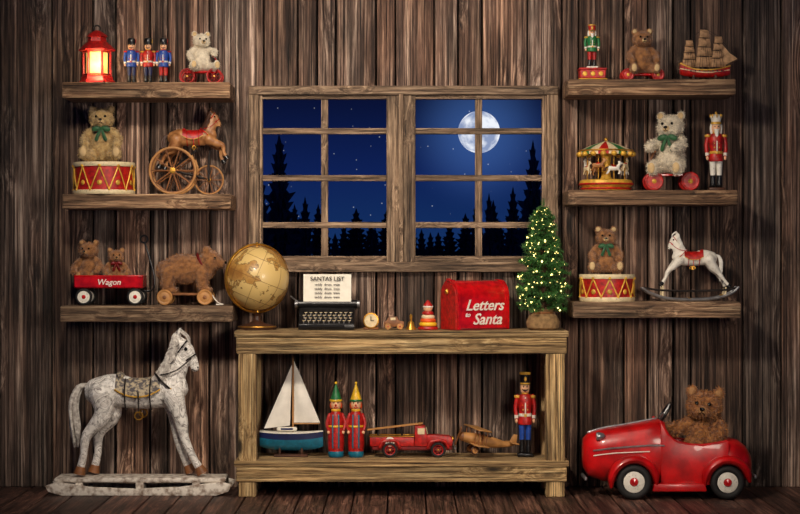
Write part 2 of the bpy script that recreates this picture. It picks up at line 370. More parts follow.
# ---------------------------------------------------------------- reusable figures
def teddy(b,c,h,m,pad,yaw=0,bow=None,legs=None,arms=None,tilt=0,furn=4500,fl=None,headyaw=0,vox=None,hs=1):
    T=Matrix.Translation(Vector(c))@Matrix.Rotation(yaw,4,'Z')@Matrix.Scale(h,4)
    o=B('o'); o.T=T
    legs=legs or [[(.13,-.02,.13),(.24,-.24,.11),(.29,-.38,.12)],[(-.13,-.02,.13),(-.24,-.24,.11),(-.29,-.38,.12)]]
    arms=arms or [[(.17,0,.53),(.29,-.09,.4),(.27,-.24,.28)],[(-.17,0,.53),(-.29,-.09,.4),(-.27,-.24,.28)]]
    o.ell((0,0,.31),(.22,.19,.29),None); o.ell((0,-.02,.22),(.23,.21,.2),None)
    HT=Matrix.Translation((0,-.02,.6))@Matrix.Rotation(headyaw,4,'Z')@Matrix.Rotation(tilt,4,'Y')@Matrix.Scale(hs,4)
    o.T=T@HT
    o.ell((0,0,.15),(.215,.18,.18),None); o.ell((0,-.15,.1),(.105,.1,.08),None)
    for q in (1,-1):
        o.ell((q*.165,.02,.32),(.075,.035,.078),None,n=12); o.ell((q*.09,-.1,.1),(.09,.08,.09),None,n=12)
    o.T=T
    for a in arms: o.tube(a,(.085,.078,.072),None,12)
    for a in legs:
        o.tube(a,(.12,.1,.085),None,12); o.ell(Vector(a[-1])+Vector((0,-.02,.025)),(.085,.06,.115),None,n=12)
    b.organic(o,vox or h*.018,m,furn,fl or h*.04,h*.0055,2)
    sv=b.T; b.T=T@HT
    b.ell((0,-.215,.105),(.062,.045,.052),pad,n=12)
    b.ell((0,-.262,.128),(.034,.02,.024),M['eye'],n=10)
    b.tube([(0,-.262,.11),(0,-.26,.085),(.03,-.25,.07)],.006,M['eye'],6); b.tube([(0,-.26,.085),(-.03,-.25,.07)],.006,M['eye'],6)
    for q in (1,-1):
        b.ell((q*.078,-.178,.19),.024,M['eye'],n=10)
        b.ell((q*.165,-.012,.32),(.05,.02,.052),pad,n=10)
    b.T=T
    for a in legs: b.ell(Vector(a[-1])+Vector((0,-.072,.025)),(.06,.02,.085),pad,n=12)
    if bow:
        b.torus((0,-.02,.58),.13,.028,bow,None,20,8)
        for q in (1,-1):
            b.ell((q*.085,-.19,.57),(.085,.035,.05),bow,(0,q*.3,0),12); b.tube([(q*.01,-.19,.56),(q*.05,-.22,.46),(q*.08,-.2,.38)],(.02,.03,.035),bow,8,3)
        b.ell((0,-.2,.57),(.03,.03,.03),bow,n=10)
    b.T=sv

def soldier(b,c,h,coat,trous,hat='busby',hatm=None,base=None,trim=None,beard=False,boots=None,wf=.78):
    trim=trim or M['goldp']; hatm=hatm or M['black']; boots=boots or M['black']
    sv=b.T; b.T=sv@Matrix.Translation(Vector(c))@Matrix.Diagonal((h*wf,h*wf,h,1))
    b.box((0,0,.022),(.27,.24,.044),base or M['black'],None,.01)
    for q in (1,-1):
        b.lathe([(.05,.04),(.05,.12),(.042,.18),(.046,.2)],(q*.055,0,0),boots,14); b.ell((q*.055,-.035,.058),(.042,.06,.022),boots,n=10)
        b.lathe([(.044,.195),(.05,.3),(.058,.42)],(q*.055,0,0),trous,14)
        b.tube([(q*.135,0,.7),(q*.165,0,.58),(q*.15,-.03,.45)],(.038,.036,.03),coat,10,3)
        b.lathe([(.034,-.02),(.036,.02)],(q*.152,-.025,.47),M['white'],10); b.ell((q*.15,-.035,.425),(.026,.03,.032),M['skin'],n=10)
        b.lathe([(.02,.725),(.055,.72),(.06,.705),(.05,.69)],(q*.135,0,0),trim,12)
        for j in range(4): b.ell((q*.04,-.108+.006*abs(j-1.5),.5+.055*j),(.011,.008,.011),trim,n=8)
    b.lathe([(.12,.38),(.128,.4),(.108,.47),(.1,.5),(.118,.6),(.128,.68),(.1,.725),(.05,.74)],(0,0,0),coat,20)
    b.lathe([(.108,.475),(.112,.48),(.112,.505),(.106,.51)],(0,0,0),M['white'] if hat!='crown' else trim,20)
    b.box((0,-.112,.49),(.045,.02,.04),trim,None,.005)
    b.box((0,-.116,.6),(.022,.012,.2),M['white'],(0,.0,0),.003)
    b.lathe([(.055,.73),(.06,.745),(.055,.76)],(0,0,0),trim,14)
    b.lathe([(.03,.74),(.07,.76),(.08,.8),(.078,.85),(.05,.88)],(0,0,0),M['skin'],18)
    b.ell((0,-.082,.805),(.014,.022,.018),M['skin'],n=8)
    for q in (1,-1):
        b.ell((q*.03,-.073,.825),(.011,.008,.012),M['eye'],n=8); b.tube([(q*.004,-.085,.786),(q*.03,-.083,.784),(q*.052,-.068,.795)],(.008,.008,.004),M['hair'] if beard else M['black'],6,3)
        if beard: b.tube([(q*.075,-.01,.85),(q*.085,0,.8),(q*.078,-.01,.75)],.022,M['hair'],8,3)
    b.box((0,-.078,.77),(.036,.012,.014),M['dred'],None,.002)
    if beard: b.tube([(0,-.075,.76),(0,-.09,.71),(0,-.085,.66)],(.04,.034,.01),M['hair'],10,3)
    if hat=='busby': b.lathe([(.07,.845),(.09,.85),(.098,.9),(.1,.95),(.085,.985),(.04,1)],(0,0,0),hatm,20); b.ell((.095,0,.93),(.015,.02,.05),trim,n=8)
    elif hat=='tall':
        b.lathe([(.085,.845),(.088,.855),(.082,.9),(.095,.975),(.095,.99),(.02,.995)],(0,0,0),hatm,20); b.lathe([(.088,.85),(.091,.856),(.09,.87)],(0,0,0),trim,20,cap=False); b.lathe([(.094,.965),(.099,.97),(.099,.99),(.09,.995)],(0,0,0),trim,20,cap=False)
        b.ell((0,-.09,.915),(.025,.01,.03),trim,n=8); b.box((0,-.09,.848),(.1,.06,.01),M['black'],None,.004)
    else:
        b.lathe([(.08,.845),(.085,.86),(.08,.9),(.1,.955),(.06,.98),(.02,.985)],(0,0,0),hatm,20); b.lathe([(.084,.85),(.092,.855),(.09,.88),(.084,.885)],(0,0,0),trim,20,cap=False)
        for j in range(8):
            a=2*pi*j/8; b.ell((.095*math.cos(a),.095*math.sin(a),.96),(.014,.014,.028),trim,n=8)
        b.ell((0,0,1.0),.02,trim,n=8)
    b.T=sv

def horse(b,T,m,manem,saddle,vox,legs=None,rein=None,hoof=None,collar=None,sl=1):
    o=B('o'); o.T=T
    z=lambda p:478-p
    def q(px,py,y=0): return (px-140,y,z(py))
    o.tube([q(94,392),q(112,391),q(140,395),q(164,391),q(176,388)],(16*sl,19*sl,16.5*sl,19.5*sl,14*sl),None,16,5,flat=.8)
    o.tube([q(166,388),q(175,369),q(179,354),q(180,346)],(18*sl,13.5*sl,10*sl,8.3),None,14,5,flat=.66)
    o.tube([q(177,343),q(185,348),q(191.5,358),q(195,367)],(8.6,8.2,5.6,4.6),None,12,4,flat=.75)
    o.ell(q(181,351),(7.5,5.2,7.5),None); o.ell(q(195,368),(4.4,3.8,4),None)
    for s_ in (1,-1): o.tube([q(177,338,s_*3.4),q(178,331,s_*4.2),q(181,325,s_*3.8)],(2.8,2.4,.6),None,8,3)
    legs=legs or dict(
        fn=[q(173,396,-8),q(181,420,-8.5),q(185,440,-8.5),q(194,460,-8.5),q(200,470,-8.5)],
        ff=[q(168,396,8),q(174,420,8.5),q(176,440,8.5),q(183,462,8.5),q(187,470,8.5)],
        hn=[q(99,394,-9),q(101,416,-9.5),q(84,437,-9),q(81,456,-9),q(78,470,-9)],
        hf=[q(104,394,9),q(108,416,9.5),q(94,437,9),q(93,456,9),q(90,470,9)])
    for n_,pt in legs.items():
        rr=(13*sl,9*sl*sl,5.4*sl,3.9,4.4) if n_[0]=='f' else (15*sl,11.5*sl*sl,6*sl,4,4.4)
        o.tube(pt,rr,None,12,4)
    b.organic(o,vox,m,0,2,.3,2)
    sv=b.T; b.T=T
    for n_,pt in legs.items():
        e=Vector(pt[-1]); d=(e-Vector(pt[-2])).normalized(); b.cyl(e-d*1,e+d*7,4.6,6.2,hoof or M['dwood'],14)
    for s_ in (1,-1):
        b.ell(q(186,348,s_*5.8),(2,1.4,2),M['eye'],n=8); b.ell(q(198,367,s_*2.6),(1.1,.8,1.1),M['eye'],n=6)
    b.tube([q(197,371,-3),q(192,369,-4.2)],.5,M['eye'],5)
    for i in range(40):
        t=i/39; px=179-t*27+4*math.sin(t*3); py=329+t*52
        sd=-1 if i%4 else 1
        L=16+R.uniform(0,9)
        b.tube([q(px+1,py,0),q(px-5,py+L*.3,sd*6),q(px-3+R.uniform(-3,3),py+L*.7,sd*10),q(px-7+R.uniform(-4,2),py+L,sd*9.5)],(2.2,2.6,2,.5),manem,6,3)
    for i in range(6): b.tube([q(179,329,i-2.5),q(187,335,i*1.4-3.5),q(190,345,i*1.5-4)],(2,1.7,.5),manem,6,3)
    for i in range(22):
        a=R.uniform(-3.5,3.5); y=R.uniform(-4.5,4.5); e=R.uniform(-4,4)
        b.tube([q(84,386,y*.3),q(75+a*.5,388,y*.6),q(69+a,404,y),q(70+a+R.uniform(-2,3),425+e,y),q(72+a,441+e*2.4,y*.6)],(2.6,2.6,2.2,1.7,.5),manem,6,3)
    sec=[]
    for i in range(11):
        u=i/10; px=114+u*46; lift=5.5*abs(2*u-1)**2.5
        yy=[]; am=1.3+.35*math.sin(pi*u)
        for j in range(13):
            a=-am+2*am*j/12; yy.append((px-140,math.sin(a)*17*sl,z(395.5)+math.cos(a)*(19.3*sl)+lift*max(0,math.cos(a))))
        for j in range(12,-1,-1):
            a=-am+2*am*j/12; yy.append((px-140,math.sin(a)*12.5*sl,z(395.5)+math.cos(a)*14*sl))
        sec.append(yy)
    b.loft(sec,saddle)
    b.tube([Vector(c_[0])+Vector((0,-.3,0)) for c_ in sec],.8,collar or M['goldp'],6,2); b.tube([Vector(c_[12])+Vector((0,.3,0)) for c_ in sec],.8,collar or M['goldp'],6,2)
    b.ell(q(118,375.5),(5,11,3.5),saddle,(0,.5,0)); b.ell(q(156,374.5),(3,5,4.5),saddle)
    for px in (124,150):
        b.torus(q(px,394),18.2*sl,.8,rein or M['black'],(0,pi/2,0),28,6)
    b.torus(q(166,384),18*sl,1.1,rein or M['black'],(0,.75,0),28,6)
    for i in range(9):
        a=pi*(.15+.7*i/8)+pi; 
        b.ell(Vector(q(166,384))+Matrix.Rotation(.75,3,'Y')@Vector((18.6*sl*math.cos(a+pi/2),18.6*sl*math.sin(a+pi/2),0)),1.7,collar or M['goldp'],n=8)
    b.torus(q(190.5,357),6.2,.8,rein or M['black'],(0,2.55,0),20,6); b.torus(q(182,346),8.8,.8,rein or M['black'],(0,2.2,0),20,6)
    for s_ in (1,-1):
        b.tube([q(191,358,s_*5.2),q(178,369,s_*12),q(163,374,s_*13),q(155,374,s_*4)],.7,rein or M['black'],6,4)
        b.tube([q(138,392,s_*17),q(139,412,s_*18.5)],.8,rein or M['black'],6); b.torus(q(139,416,s_*18.5),4,.8,M['gold'],(pi/2,0,0),16,6)
    b.T=sv

# ================================================================ LEFT SHELVES
b=B('red_lantern',97,82)
b.lathe([(18,0),(18,3),(16,5),(15.5,8),(14,9)],(0,0,0),M['redw'],6)
b.lathe([(10.5,9),(10.5,32)],(0,0,0),M['glow'],6)
for i in range(6):
    a=2*pi*i/6; p=Vector((13.5*math.cos(a),13.5*math.sin(a),9)); b.cyl(p,p+Vector((0,0,25)),1.3,1.1,M['redw'],8)
    a2=2*pi*(i+1)/6; p2=Vector((13.5*math.cos(a2),13.5*math.sin(a2),9))
    for z in (10,33): b.cyl(p+Vector((0,0,z-9)),p2+Vector((0,0,z-9)),.9,.9,M['redw'],6)
b.lathe([(13,33),(18,33.5),(18.5,35),(11,42),(9.5,43),(9,47),(11,48),(8,51),(3,54),(.1,54.5)],(0,0,0),M['redw'],6)
b.torus((0,0,56),3.2,.9,M['iron'],(pi/2,0,0),18,6)
b.finish(zL1,.14)
for px,ct,tr in ((131.5,M['blue'],M['navy']),(148,M['redw'],M['navy']),(163.5,M['blue'],M['redw'])):
    b=B('toy_soldier',px,82); soldier(b,(0,0,0),47,ct,tr,'busby',base=M['navy'],trim=M['redw'] if ct is M['blue'] else M['goldp'],wf=.88); b.finish(zL1,.13)
b=B('teddy_bear_on_tricycle',201,82)
teddy(b,(0,0,13),41,M['f_white'],M['pad'],yaw=.35,furn=3500,arms=[[(.17,0,.53),(.3,-.12,.5),(.26,-.28,.42)],[(-.17,0,.53),(-.3,-.09,.42),(-.3,-.22,.3)]])
b.box((0,1,12.5),(34,14,2.6),M['red'],None,1)
for x_ in (-13,14):
    for y_ in (-9,11): b.wheel((x_,y_,8),8,2.2,M['redw'],M['redw'],M['goldp'],8,tt=.1)
    b.cyl((x_,-10,8),(x_,12,8),.9,.9,M['iron'],8)
    b.cyl((x_,0,8),(x_,0,12),1.2,1.2,M['iron'],8)
b.tube([(14,0,12),(16,0,22),(13,0,28)],1,M['red'],8); b.tube([(13,-8,28),(13,8,28)],1.1,M['red'],8)
b.finish(zL1,.13)
def drum(b,r,h):
    b.lathe([(r*.97,2),(r*.97,h-2)],(0,0,0),M['redw'],40)
    for z in (2.2,h-2.2): b.lathe([(r*.97,z-2.2),(r*1.01,z-2.2),(r*1.03,z-1),(r*1.03,z+1),(r*1.01,z+2.2),(r*.97,z+2.2)],(0,0,0),M['cream'],40,cap=False)
    b.lathe([(.1,h-.8),(r*.97,h-.8)],(0,0,0),M['paper'],40,cap=False)
    b.lathe([(r*.97,.3),(.1,.3)],(0,0,0),M['dwood'],40,cap=False)
    n=10
    for i in range(n):
        a=2*pi*i/n; a2=2*pi*(i+.5)/n; a3=2*pi*(i+1)/n; rr=r*1.0
        p=[Vector((rr*math.cos(q),rr*math.sin(q),z)) for q,z in ((a,4.5),(a2,h-4.5),(a3,4.5))]
        b.tube([p[0],(p[0]+p[1])/2+Vector((math.cos((a+a2)/2),math.sin((a+a2)/2),0))*r*.015,p[1]],.75,M['goldp'],6)
        b.tube([p[1],(p[1]+p[2])/2+Vector((math.cos((a3+a2)/2),math.sin((a3+a2)/2),0))*r*.015,p[2]],.75,M['goldp'],6)
        b.ell((r*1.02*math.cos(a2),r*1.02*math.sin(a2),h-4),1.6,M['goldp'],n=8)
        b.ell((r*1.01*math.cos(a),r*1.01*math.sin(a),4.5),1.3,M['goldp'],n=8)
        b.ell((r*.985*math.cos(a2),r*.985*math.sin(a2),h*.36),(2.6,.9,2.6),M['goldp'],(0,0,a2-pi/2),8)
b=B('toy_drum',104,194); drum(b,30,32); b.finish(zL2,.163)
b=B('teddy_bear_with_green_bow',102,194); teddy(b,(0,0,3.2),56,M['f_tan'],M['pad'],yaw=.05,bow=M['ribbon'],furn=6500,tilt=-.03); b.finish(zL2+30.5*k(.155),.14)
b=B('horse_tricycle',188,194)
T=Matrix.Translation((8,0,19))@Matrix.Rotation(-.03,4,'Y')@Matrix.Scale(.45,4)
def q(px,py,y=0): return (px-140,y,478-py)
gl=dict(fn=[q(172,398,-8),q(190,408,-8.5),q(202,412,-8.5),q(204,428,-8.5),q(208,436,-8.5)],ff=[q(170,398,8),q(186,412,8.5),q(196,420,8.5),q(196,436,8.5),q(200,444,8.5)],
 hn=[q(100,396,-9),q(92,414,-9.5),q(76,428,-9),q(68,442,-9),q(62,452,-9)],hf=[q(104,396,9),q(98,414,9.5),q(84,430,9),q(76,446,9),q(72,456,9)])
horse(b,T,M['bay'],M['dwood'],M['redw'],.75,gl,M['red'],M['black'])
for (x_,r_,ys) in ((-14,24,(-12,12)),(21,15,(0,))):
    for y_ in ys: b.wheel((x_,y_,r_),r_,2.2,M['lwood'],M['mwood'],M['gold'],10,tt=.05)
b.cyl((-14,-13,24),(-14,13,24),1,1,M['iron'],8)
b.tube([(-14,0,24),(-6,0,34),(8,0,44)],1.3,M['iron'],8); b.tube([(-14,0,24),(4,0,20),(21,3,15)],1.2,M['iron'],8); b.tube([(21,-3,15),(21,-3,34),(22,0,44)],1.2,M['iron'],8)
b.tube([(21,3,15),(21,-3,15)],1.2,M['iron'],8)
b.tube([(-14,4,24),(-26,3,40),(-28,0,46)],1,M['iron'],8)
b.finish(zL2,.13)
b=B('toy_red_wagon',110,306)
def tray(b,x1,x2,z1,z2,w,m,th=1.6):
    b.box(((x1+x2)/2,0,z1),(x2-x1,w,th),m,None,.5)
    for y_ in (-w/2,w/2): b.box(((x1+x2)/2,y_,(z1+z2)/2),(x2-x1,th,z2-z1),m,None,.5)
    for x_ in (x1,x2): b.box((x_,0,(z1+z2)/2),(th,w,z2-z1),m,None,.5)
    for y_ in (-w/2,w/2): b.tube([(x1,y_,z2),(x2,y_,z2)],1.1,m,8)
    for x_ in (x1,x2): b.tube([(x_,-w/2,z2),(x_,w/2,z2)],1.1,m,8)
tray(b,-33,34,18,29,28,M['red'])
b.text("Wagon",8,M['white'],Matrix.Translation((1,-15,20.6))@Matrix.Rotation(pi/2,4,'X'),.15,.2)
for x_ in (-24,27):
    for y_ in (-14,14): b.wheel((x_,y_,8.5),8.5,3.6,M['tyre'],M['white'],M['red'],0,tt=.17)
    b.cyl((x_,-13,8.5),(x_,13,8.5),1,1,M['iron'],8); b.box((x_,0,13),(6,14,9),M['iron'],None,1)
b.tube([(34,0,14),(43,0,16),(44,0,30),(35,0,62)],1,M['black'],8); b.torus((34,0,66),3.6,1,M['black'],(pi/2,.2,0),18,6)
b.finish(zL3,.15)
b=B('teddy_bear',89,306); teddy(b,(0,0,1.5),45,M['f_brown'],M['padd'],yaw=-.25,furn=4000,legs=[[(.12,-.02,.13),(.15,-.1,.12),(.17,-.14,.16)],[(-.12,-.02,.13),(-.15,-.1,.12),(-.17,-.14,.16)]]); b.finish(zL3+19.4*k(.14),.146)
b=B('teddy_bear',116,306); teddy(b,(0,0,1.5),37,M['f_brown'],M['padd'],yaw=.2,bow=M['dred'],furn=3500,legs=[[(.12,-.02,.13),(.15,-.12,.12),(.17,-.16,.16)],[(-.12,-.02,.13),(-.15,-.12,.12),(-.17,-.16,.16)]]); b.finish(zL3+19.4*k(.14),.148)
b=B('pull_along_bear',188,306)
o=B('o')
o.tube([(-20,0,34),(-8,0,36),(6,0,36),(16,0,36)],(12,15,14,12),None,14,5); o.ell((22,-2,44),(12,11,11),None); o.ell((32,-4,41),(6,5.5,5),None)
for y_ in (-7,7):
    o.ell((19,y_*1.1,55),(4,2.5,4),None)
    o.tube([(14,y_,32),(15,y_*1.1,22),(16,y_*1.1,16)],(8,6,5.5),None,12); o.tube([(-18,y_,32),(-20,y_*1.1,22),(-19,y_*1.1,16)],(9.5,7,5.5),None,12)
    o.ell((18,y_*1.1,15.5),(6.5,4.5,3.5),None); o.ell((-16,y_*1.1,15.5),(6.5,4.5,3.5),None)
b.organic(o,.9,M['f_brown'],6000,2.2,.28,2)
b.ell((38,-4.5,42.5),(1.6,2,1.5),M['eye'],n=8); b.ell((28,-12,47),1.3,M['eye'],n=8); b.torus((14,0,42),10.5,1.3,M['dred'],(0,1.1,0),20,6)
b.box((-2,0,11),(50,20,2.6),M['mwood'],None,.8)
for x_ in (-22,18):
    for y_ in (-13,13): b.wheel((x_,y_,8),8,3.4,M['lwood'],M['lwood'],M['mwood'],0,tt=.14)
    b.cyl((x_,-13,8),(x_,13,8),1,1,M['iron'],8)
b.tube([(24,0,10),(30,-4,3),(36,-10,1),(30,-16,1)],.6,M['sail'],6)
b.finish(zL3,.14)

# ================================================================ RIGHT SHELVES
b=B('nutcracker_music_box',592,79)
b.box((0,0,1.5),(29,22,3),M['goldp'],None,.8); b.box((0,0,7.5),(26,19,9),M['redw'],None,.8); b.box((0,0,12.5),(28,21,2),M['redw'],None,.6)
for x_ in (-8,0,8): b.ell((x_,-9.8,7.5),(2.4,.5,2.4),M['goldp'],n=10)
soldier(b,(0,0,13.5),44,M['green'],M['redw'],'tall',M['redw'],trim=M['goldp'],beard=True,base=M['white'],wf=.95); b.finish(zR1,.13)
def bearcart(name,px,z,d,h,m,wr,bow=None,yaw=0,dx=13,ph=12,arms=None,furn=4000,legs=None,post=False):
    b=B(name,px,0)
    L=legs or [[(.12,-.02,.14),(.22,-.2,.1),(.25,-.3,.08)],[(-.12,-.02,.14),(-.22,-.2,.1),(-.25,-.3,.08)]]
    teddy(b,(0,0,ph),h,m,M['pad'],yaw=yaw,bow=bow,furn=furn,legs=L,arms=arms)
    b.box((0,0,ph-1),(dx*2+8,12,2.6),M['red'],None,1)
    for x_ in (-dx,dx):
        for y_ in (-9,9): b.wheel((x_,y_,wr),wr,3,M['redw'],M['redw'],M['goldp'],0,tt=.15)
        b.cyl((x_,-9,wr),(x_,9,wr),.9,.9,M['iron'],8); b.cyl((x_,0,wr),(x_,0,ph-1),1.2,1.2,M['iron'],8)
    if post: b.tube([(-dx,0,ph),(-dx-2,0,ph+14),(-dx+1,0,ph+22)],1.1,M['mwood'],8); b.tube([(-dx+1,-9,ph+22),(-dx+1,9,ph+22)],1.3,M['mwood'],8)
    return b.finish(z,d)
bearcart('teddy_bear_on_wheels',642,zR1,.13,46,M['f_brown'],6.5,yaw=.1,dx=15,ph=8,furn=4500)
b=B('model_sailing_ship',705,79)
b.box((0,0,1.2),(50,12,2.4),M['redw'],None,.6)
for x_ in (-12,10): b.prism([(x_-1,2),(x_+1,2),(x_+1,7),(x_-1,7)],-4,4,M['dwood'],loc=False)
sec=[]
for i in range(15):
    u=i/14; x_=-25+50*u; w=max(.5,6*math.sin(pi*min(1,.15+u*.85))**.5) if u<.98 else .5; kz=4.5+3*(abs(2*u-1)**3); top=11+5*abs(2*u-1)**2+(2.5 if u<.2 else 0)
    sec.append([(x_,w*math.sin(a),kz+(top-kz)*t) for a,t in ((-1.4,1),(-1.5,.75),(-1.2,.4),(-.6,.12),(0,0),(.6,.12),(1.2,.4),(1.5,.75),(1.4,1))])
b.loft(sec,M['redw'])
for y_ in (-1,1):
    b.tube([(-25,y_*4.6,18.2),(-10,y_*6.2,12.2),(10,y_*6.1,12.2),(25,y_*1,16)],.7,M['goldp'],6); b.tube([(-25,y_*4,13),(0,y_*6.2,9),(24,y_*1.6,12)],.6,M['cream'],6)
    for i in range(8): b.box((-15+i*4.4,y_*6.1,10.6),(1.4,1,1.2),M['black'])
b.box((-22,0,17.5),(7,7.5,4),M['mwood'],None,.6)
b.tube([(21,0,15),(33,0,23)],(.8,.35),M['dwood'],6)
for mx,mh,W0 in ((-16,45,8.5),(-1,56,10.5),(13,49,9)):
    b.cyl((mx,0,9),(mx,0,mh),.8,.3,M['dwood'],8)
    nl=4
    for j in range(nl):
        H_=mh-18; z0=15+H_*(j/nl)**.9; z1=15+H_*((j+.9)/nl)**.9; w0=W0*(1-.14*j); w1=W0*(1-.14*(j+1)+.04)
        b.tube([(mx-w1*.9,-w1*.25,z1),(mx+w1*.9,w1*.25,z1)],.4,M['dwood'],6)
        g=[]
        for a in range(7):
            for c in range(6):
                u=a/6*2-1; v=c/5; w=w1+(w0-w1)*(1-v); bulge=2.6*(1-u*u*.6)*math.sin(pi*min(1,v+.12))
                g.append((mx+u*w*.86+bulge*.35,u*w*.25-bulge-.8,z0+(z1-z0)*v))
        fs=[(i*6+c,i*6+c+1,(i+1)*6+c+1,(i+1)*6+c) for i in range(6) for c in range(5)]
        b.raw(g,fs,M['bsail'])
    for q_ in (-7,-3,3,7):
        for y_ in (-5.5,5.5): b.tube([(mx+q_*.8,y_,12),(mx,0,mh-4)],.18,M['ink'],4)
for p0,p1 in (((-1,0,54),(33,0,23)),((13,0,46),(33,0,23)),((13,0,34),(28,0,20)),((-16,0,42),(-26,0,19)),((-16,0,42),(-1,0,54)),((-1,0,54),(13,0,46))): b.tube([p0,p1],.2,M['ink'],4)
b.raw([(15,0,18),(30,-.5,22),(14,0,42)],[(0,1,2)],M['bsail']); b.raw([(20,1,17),(33,.5,23.5),(17,1,34)],[(0,1,2)],M['bsail'])
b.finish(zR1,.13)
b=B('toy_carousel',606,190)
b.lathe([(24,0),(25,1.5),(23,3),(26,5),(27,7),(26,10),(24,11),(.1,11)],(0,0,0),M['goldp'],32)
b.torus((0,0,6.5),26.6,1.1,M['redw'],None,36,6); b.torus((0,0,2),24.8,1,M['redw'],None,36,6)
b.lathe([(7,11),(5,14),(4,24),(5,34),(7,38)],(0,0,0),M['goldp'],18)
for i in range(8):
    a=2*pi*i/8+.3; c=Vector((20*math.cos(a),20*math.sin(a),11)); b.cyl(c,c+Vector((0,0,27)),.6,.6,M['gold'],8)
    sv=b.T; b.T=Matrix.Translation(c+Vector((0,0,11+3*(i%2))))@Matrix.Rotation(a+pi/2,4,'Z')
    hm=(M['white'],M['cream'],M['bay'])[i%3]
    b.tube([(-4.5,0,0),(0,0,-.3),(4,0,.3)],(2.2,2.4,2.1),hm,8); b.tube([(3.5,0,.5),(6,0,4),(6,0,6)],(1.9,1.4,1.2),hm,8); b.tube([(5.5,0,6.2),(8.5,0,4.4)],(1.3,.8),hm,8)
    for y_ in (-1.1,1.1):
        b.tube([(3.5,y_,-.5),(6,y_,-3),(5,y_,-5.5)],(1.1,.7,.5),hm,6); b.tube([(-4,y_,-.5),(-6,y_,-3.5),(-7.5,y_,-5.5)],(1.2,.7,.5),hm,6)
    b.tube([(-6,0,1),(-8.5,0,0),(-9,0,-3)],(.8,.9,.3),M['dwood'],6); b.box((0,0,2),(4,4,1.2),M['red'],None,.4); b.T=sv
for i in range(16):
    a=2*pi*i/16; a2=2*pi*(i+1)/16; mm=M['green'] if i%4==1 else (M['redw'] if i%2 else M['cream'])
    pr=[(26.5,36),(27,40),(16,45),(7,48),(.3,50)]
    vs=[(r_*math.cos(t),r_*math.sin(t),z) for r_,z in pr for t in (a,(a+a2)/2,a2)]
    fs=[]
    for j in range(4):
        for c in range(2): p0=j*3+c; fs.append((p0,p0+1,p0+4,p0+3))
    b.raw(vs,fs,mm); b.ell((26.8*math.cos((a+a2)/2),26.8*math.sin((a+a2)/2),36.5),(3.2,3.2,2.6),M['goldp'],n=8)
b.torus((0,0,40),27,.9,M['gold'],None,36,6); b.lathe([(26,37),(.2,37)],(0,0,0),M['mwood'],24,cap=False); b.ell((0,0,51.5),2,M['gold'],n=10)
b.finish(zR2,.15)
bearcart('teddy_bear_on_scooter',671,zR2,.13,63,M['f_white'],9.5,bow=M['ribbon'],yaw=-.45,dx=18,ph=17,furn=6000,post=True,
  legs=[[(.11,-.02,.14),(.18,-.2,.12),(.2,-.3,.06)],[(-.11,-.02,.14),(-.18,-.22,.12),(-.2,-.32,.06)]],arms=[[(.15,0,.53),(.22,-.14,.44),(.16,-.3,.4)],[(-.15,0,.53),(-.26,-.14,.46),(-.26,-.28,.42)]])
b=B('nutcracker',716,190); soldier(b,(0,0,0),78,M['redw'],M['white'],'crown',M['white'],base=M['dwood'],beard=True,trim=M['goldp'],wf=.76); b.finish(zR2,.13)
b=B('toy_drum',607,302); drum(b,27,27); b.finish(zR3,.15)
b=B('teddy_bear_with_green_scarf',606,302); teddy(b,(0,0,3),47,M['f_brown'],M['pad'],bow=M['ribbon'],yaw=-.1,furn=5500); b.finish(zR3+25.5*k(.145),.13)
b=B('small_rocking_horse',690,302)
T=Matrix.Translation((2,0,8))@Matrix.Scale(-1,4,Vector((1,0,0)))@Matrix.Scale(.41,4)
rk=dict(fn=[q(172,398,-8),q(186,412,-9),q(200,424,-10),q(206,440,-12),q(214,452,-13)],ff=[q(172,398,8),q(186,412,9),q(198,428,10),q(204,444,12),q(210,456,13)],
 hn=[q(100,396,-9),q(90,414,-9.5),q(74,432,-10),q(62,448,-12),q(54,458,-13)],hf=[q(100,396,9),q(90,414,9.5),q(74,434,10),q(64,450,12),q(58,462,13)])
horse(b,T,M['white'],M['hair'],M['redw'],.75,rk,M['redw'],M['black'])
for y_ in (-8,8):
    b.tube([(-48,y_,13),(-40,y_,8),(-24,y_,3),(0,y_,1.5),(24,y_,3),(40,y_,8),(47,y_,14)],(1.2,1.4,1.5,1.5,1.5,1.4,1.2),M['steel'],8,5)
    b.tube([(-44,y_,13),(-30,y_,11),(0,y_,10),(30,y_,11),(44,y_,13)],(1,1,1,1,1),M['iron'],8,5)
    b.cyl((-28,y_,5),(-28,y_*.7,17),1.1,1,M['cream'],8); b.cyl((34,y_,6),(35,y_*.7,14),1.1,1,M['cream'],8)
for x_,z_ in ((-28,4.5),(0,2),(32,5.5)): b.cyl((x_,-8,z_),(x_,8,z_),1.2,1.2,M['goldp'],8)
b.finish(zR3,.13)

# ================================================================ BENCH TOP
gd=.2
b=B('antique_globe',257,328)
g,nt,p=newmat('antique_globe_map'); N=nt.nodes; L=nt.links
tc=N.new('ShaderNodeTexCoord'); n=N.new('ShaderNodeTexNoise'); n.inputs['Scale'].default_value=7.5; n.inputs['Detail'].default_value=9; n.inputs['Roughness'].default_value=.6; L.new(tc.outputs['Object'],n.inputs['Vector'])
r=N.new('ShaderNodeValToRGB'); e=r.color_ramp.elements; e[0].position=.5; e[0].color=lin((216,184,116)); e[1].position=.53; e[1].color=lin((184,140,72)); q1=e.new(.515); q1.color=lin((90,60,28)); q1=e.new(.62); q1.color=lin((150,104,50))
L.new(n.outputs['Fac'],r.inputs['Fac']); L.new(r.outputs[0],p.inputs['Base Color']); p.inputs['Roughness'].default_value=.4; p.inputs['Coat Weight'].default_value=.15
b.ell((0,0,51),32,g,n=48)
b.torus((0,0,51),34,1.2,M['gold'],(pi/2,0,.5),48,8,fl=2)
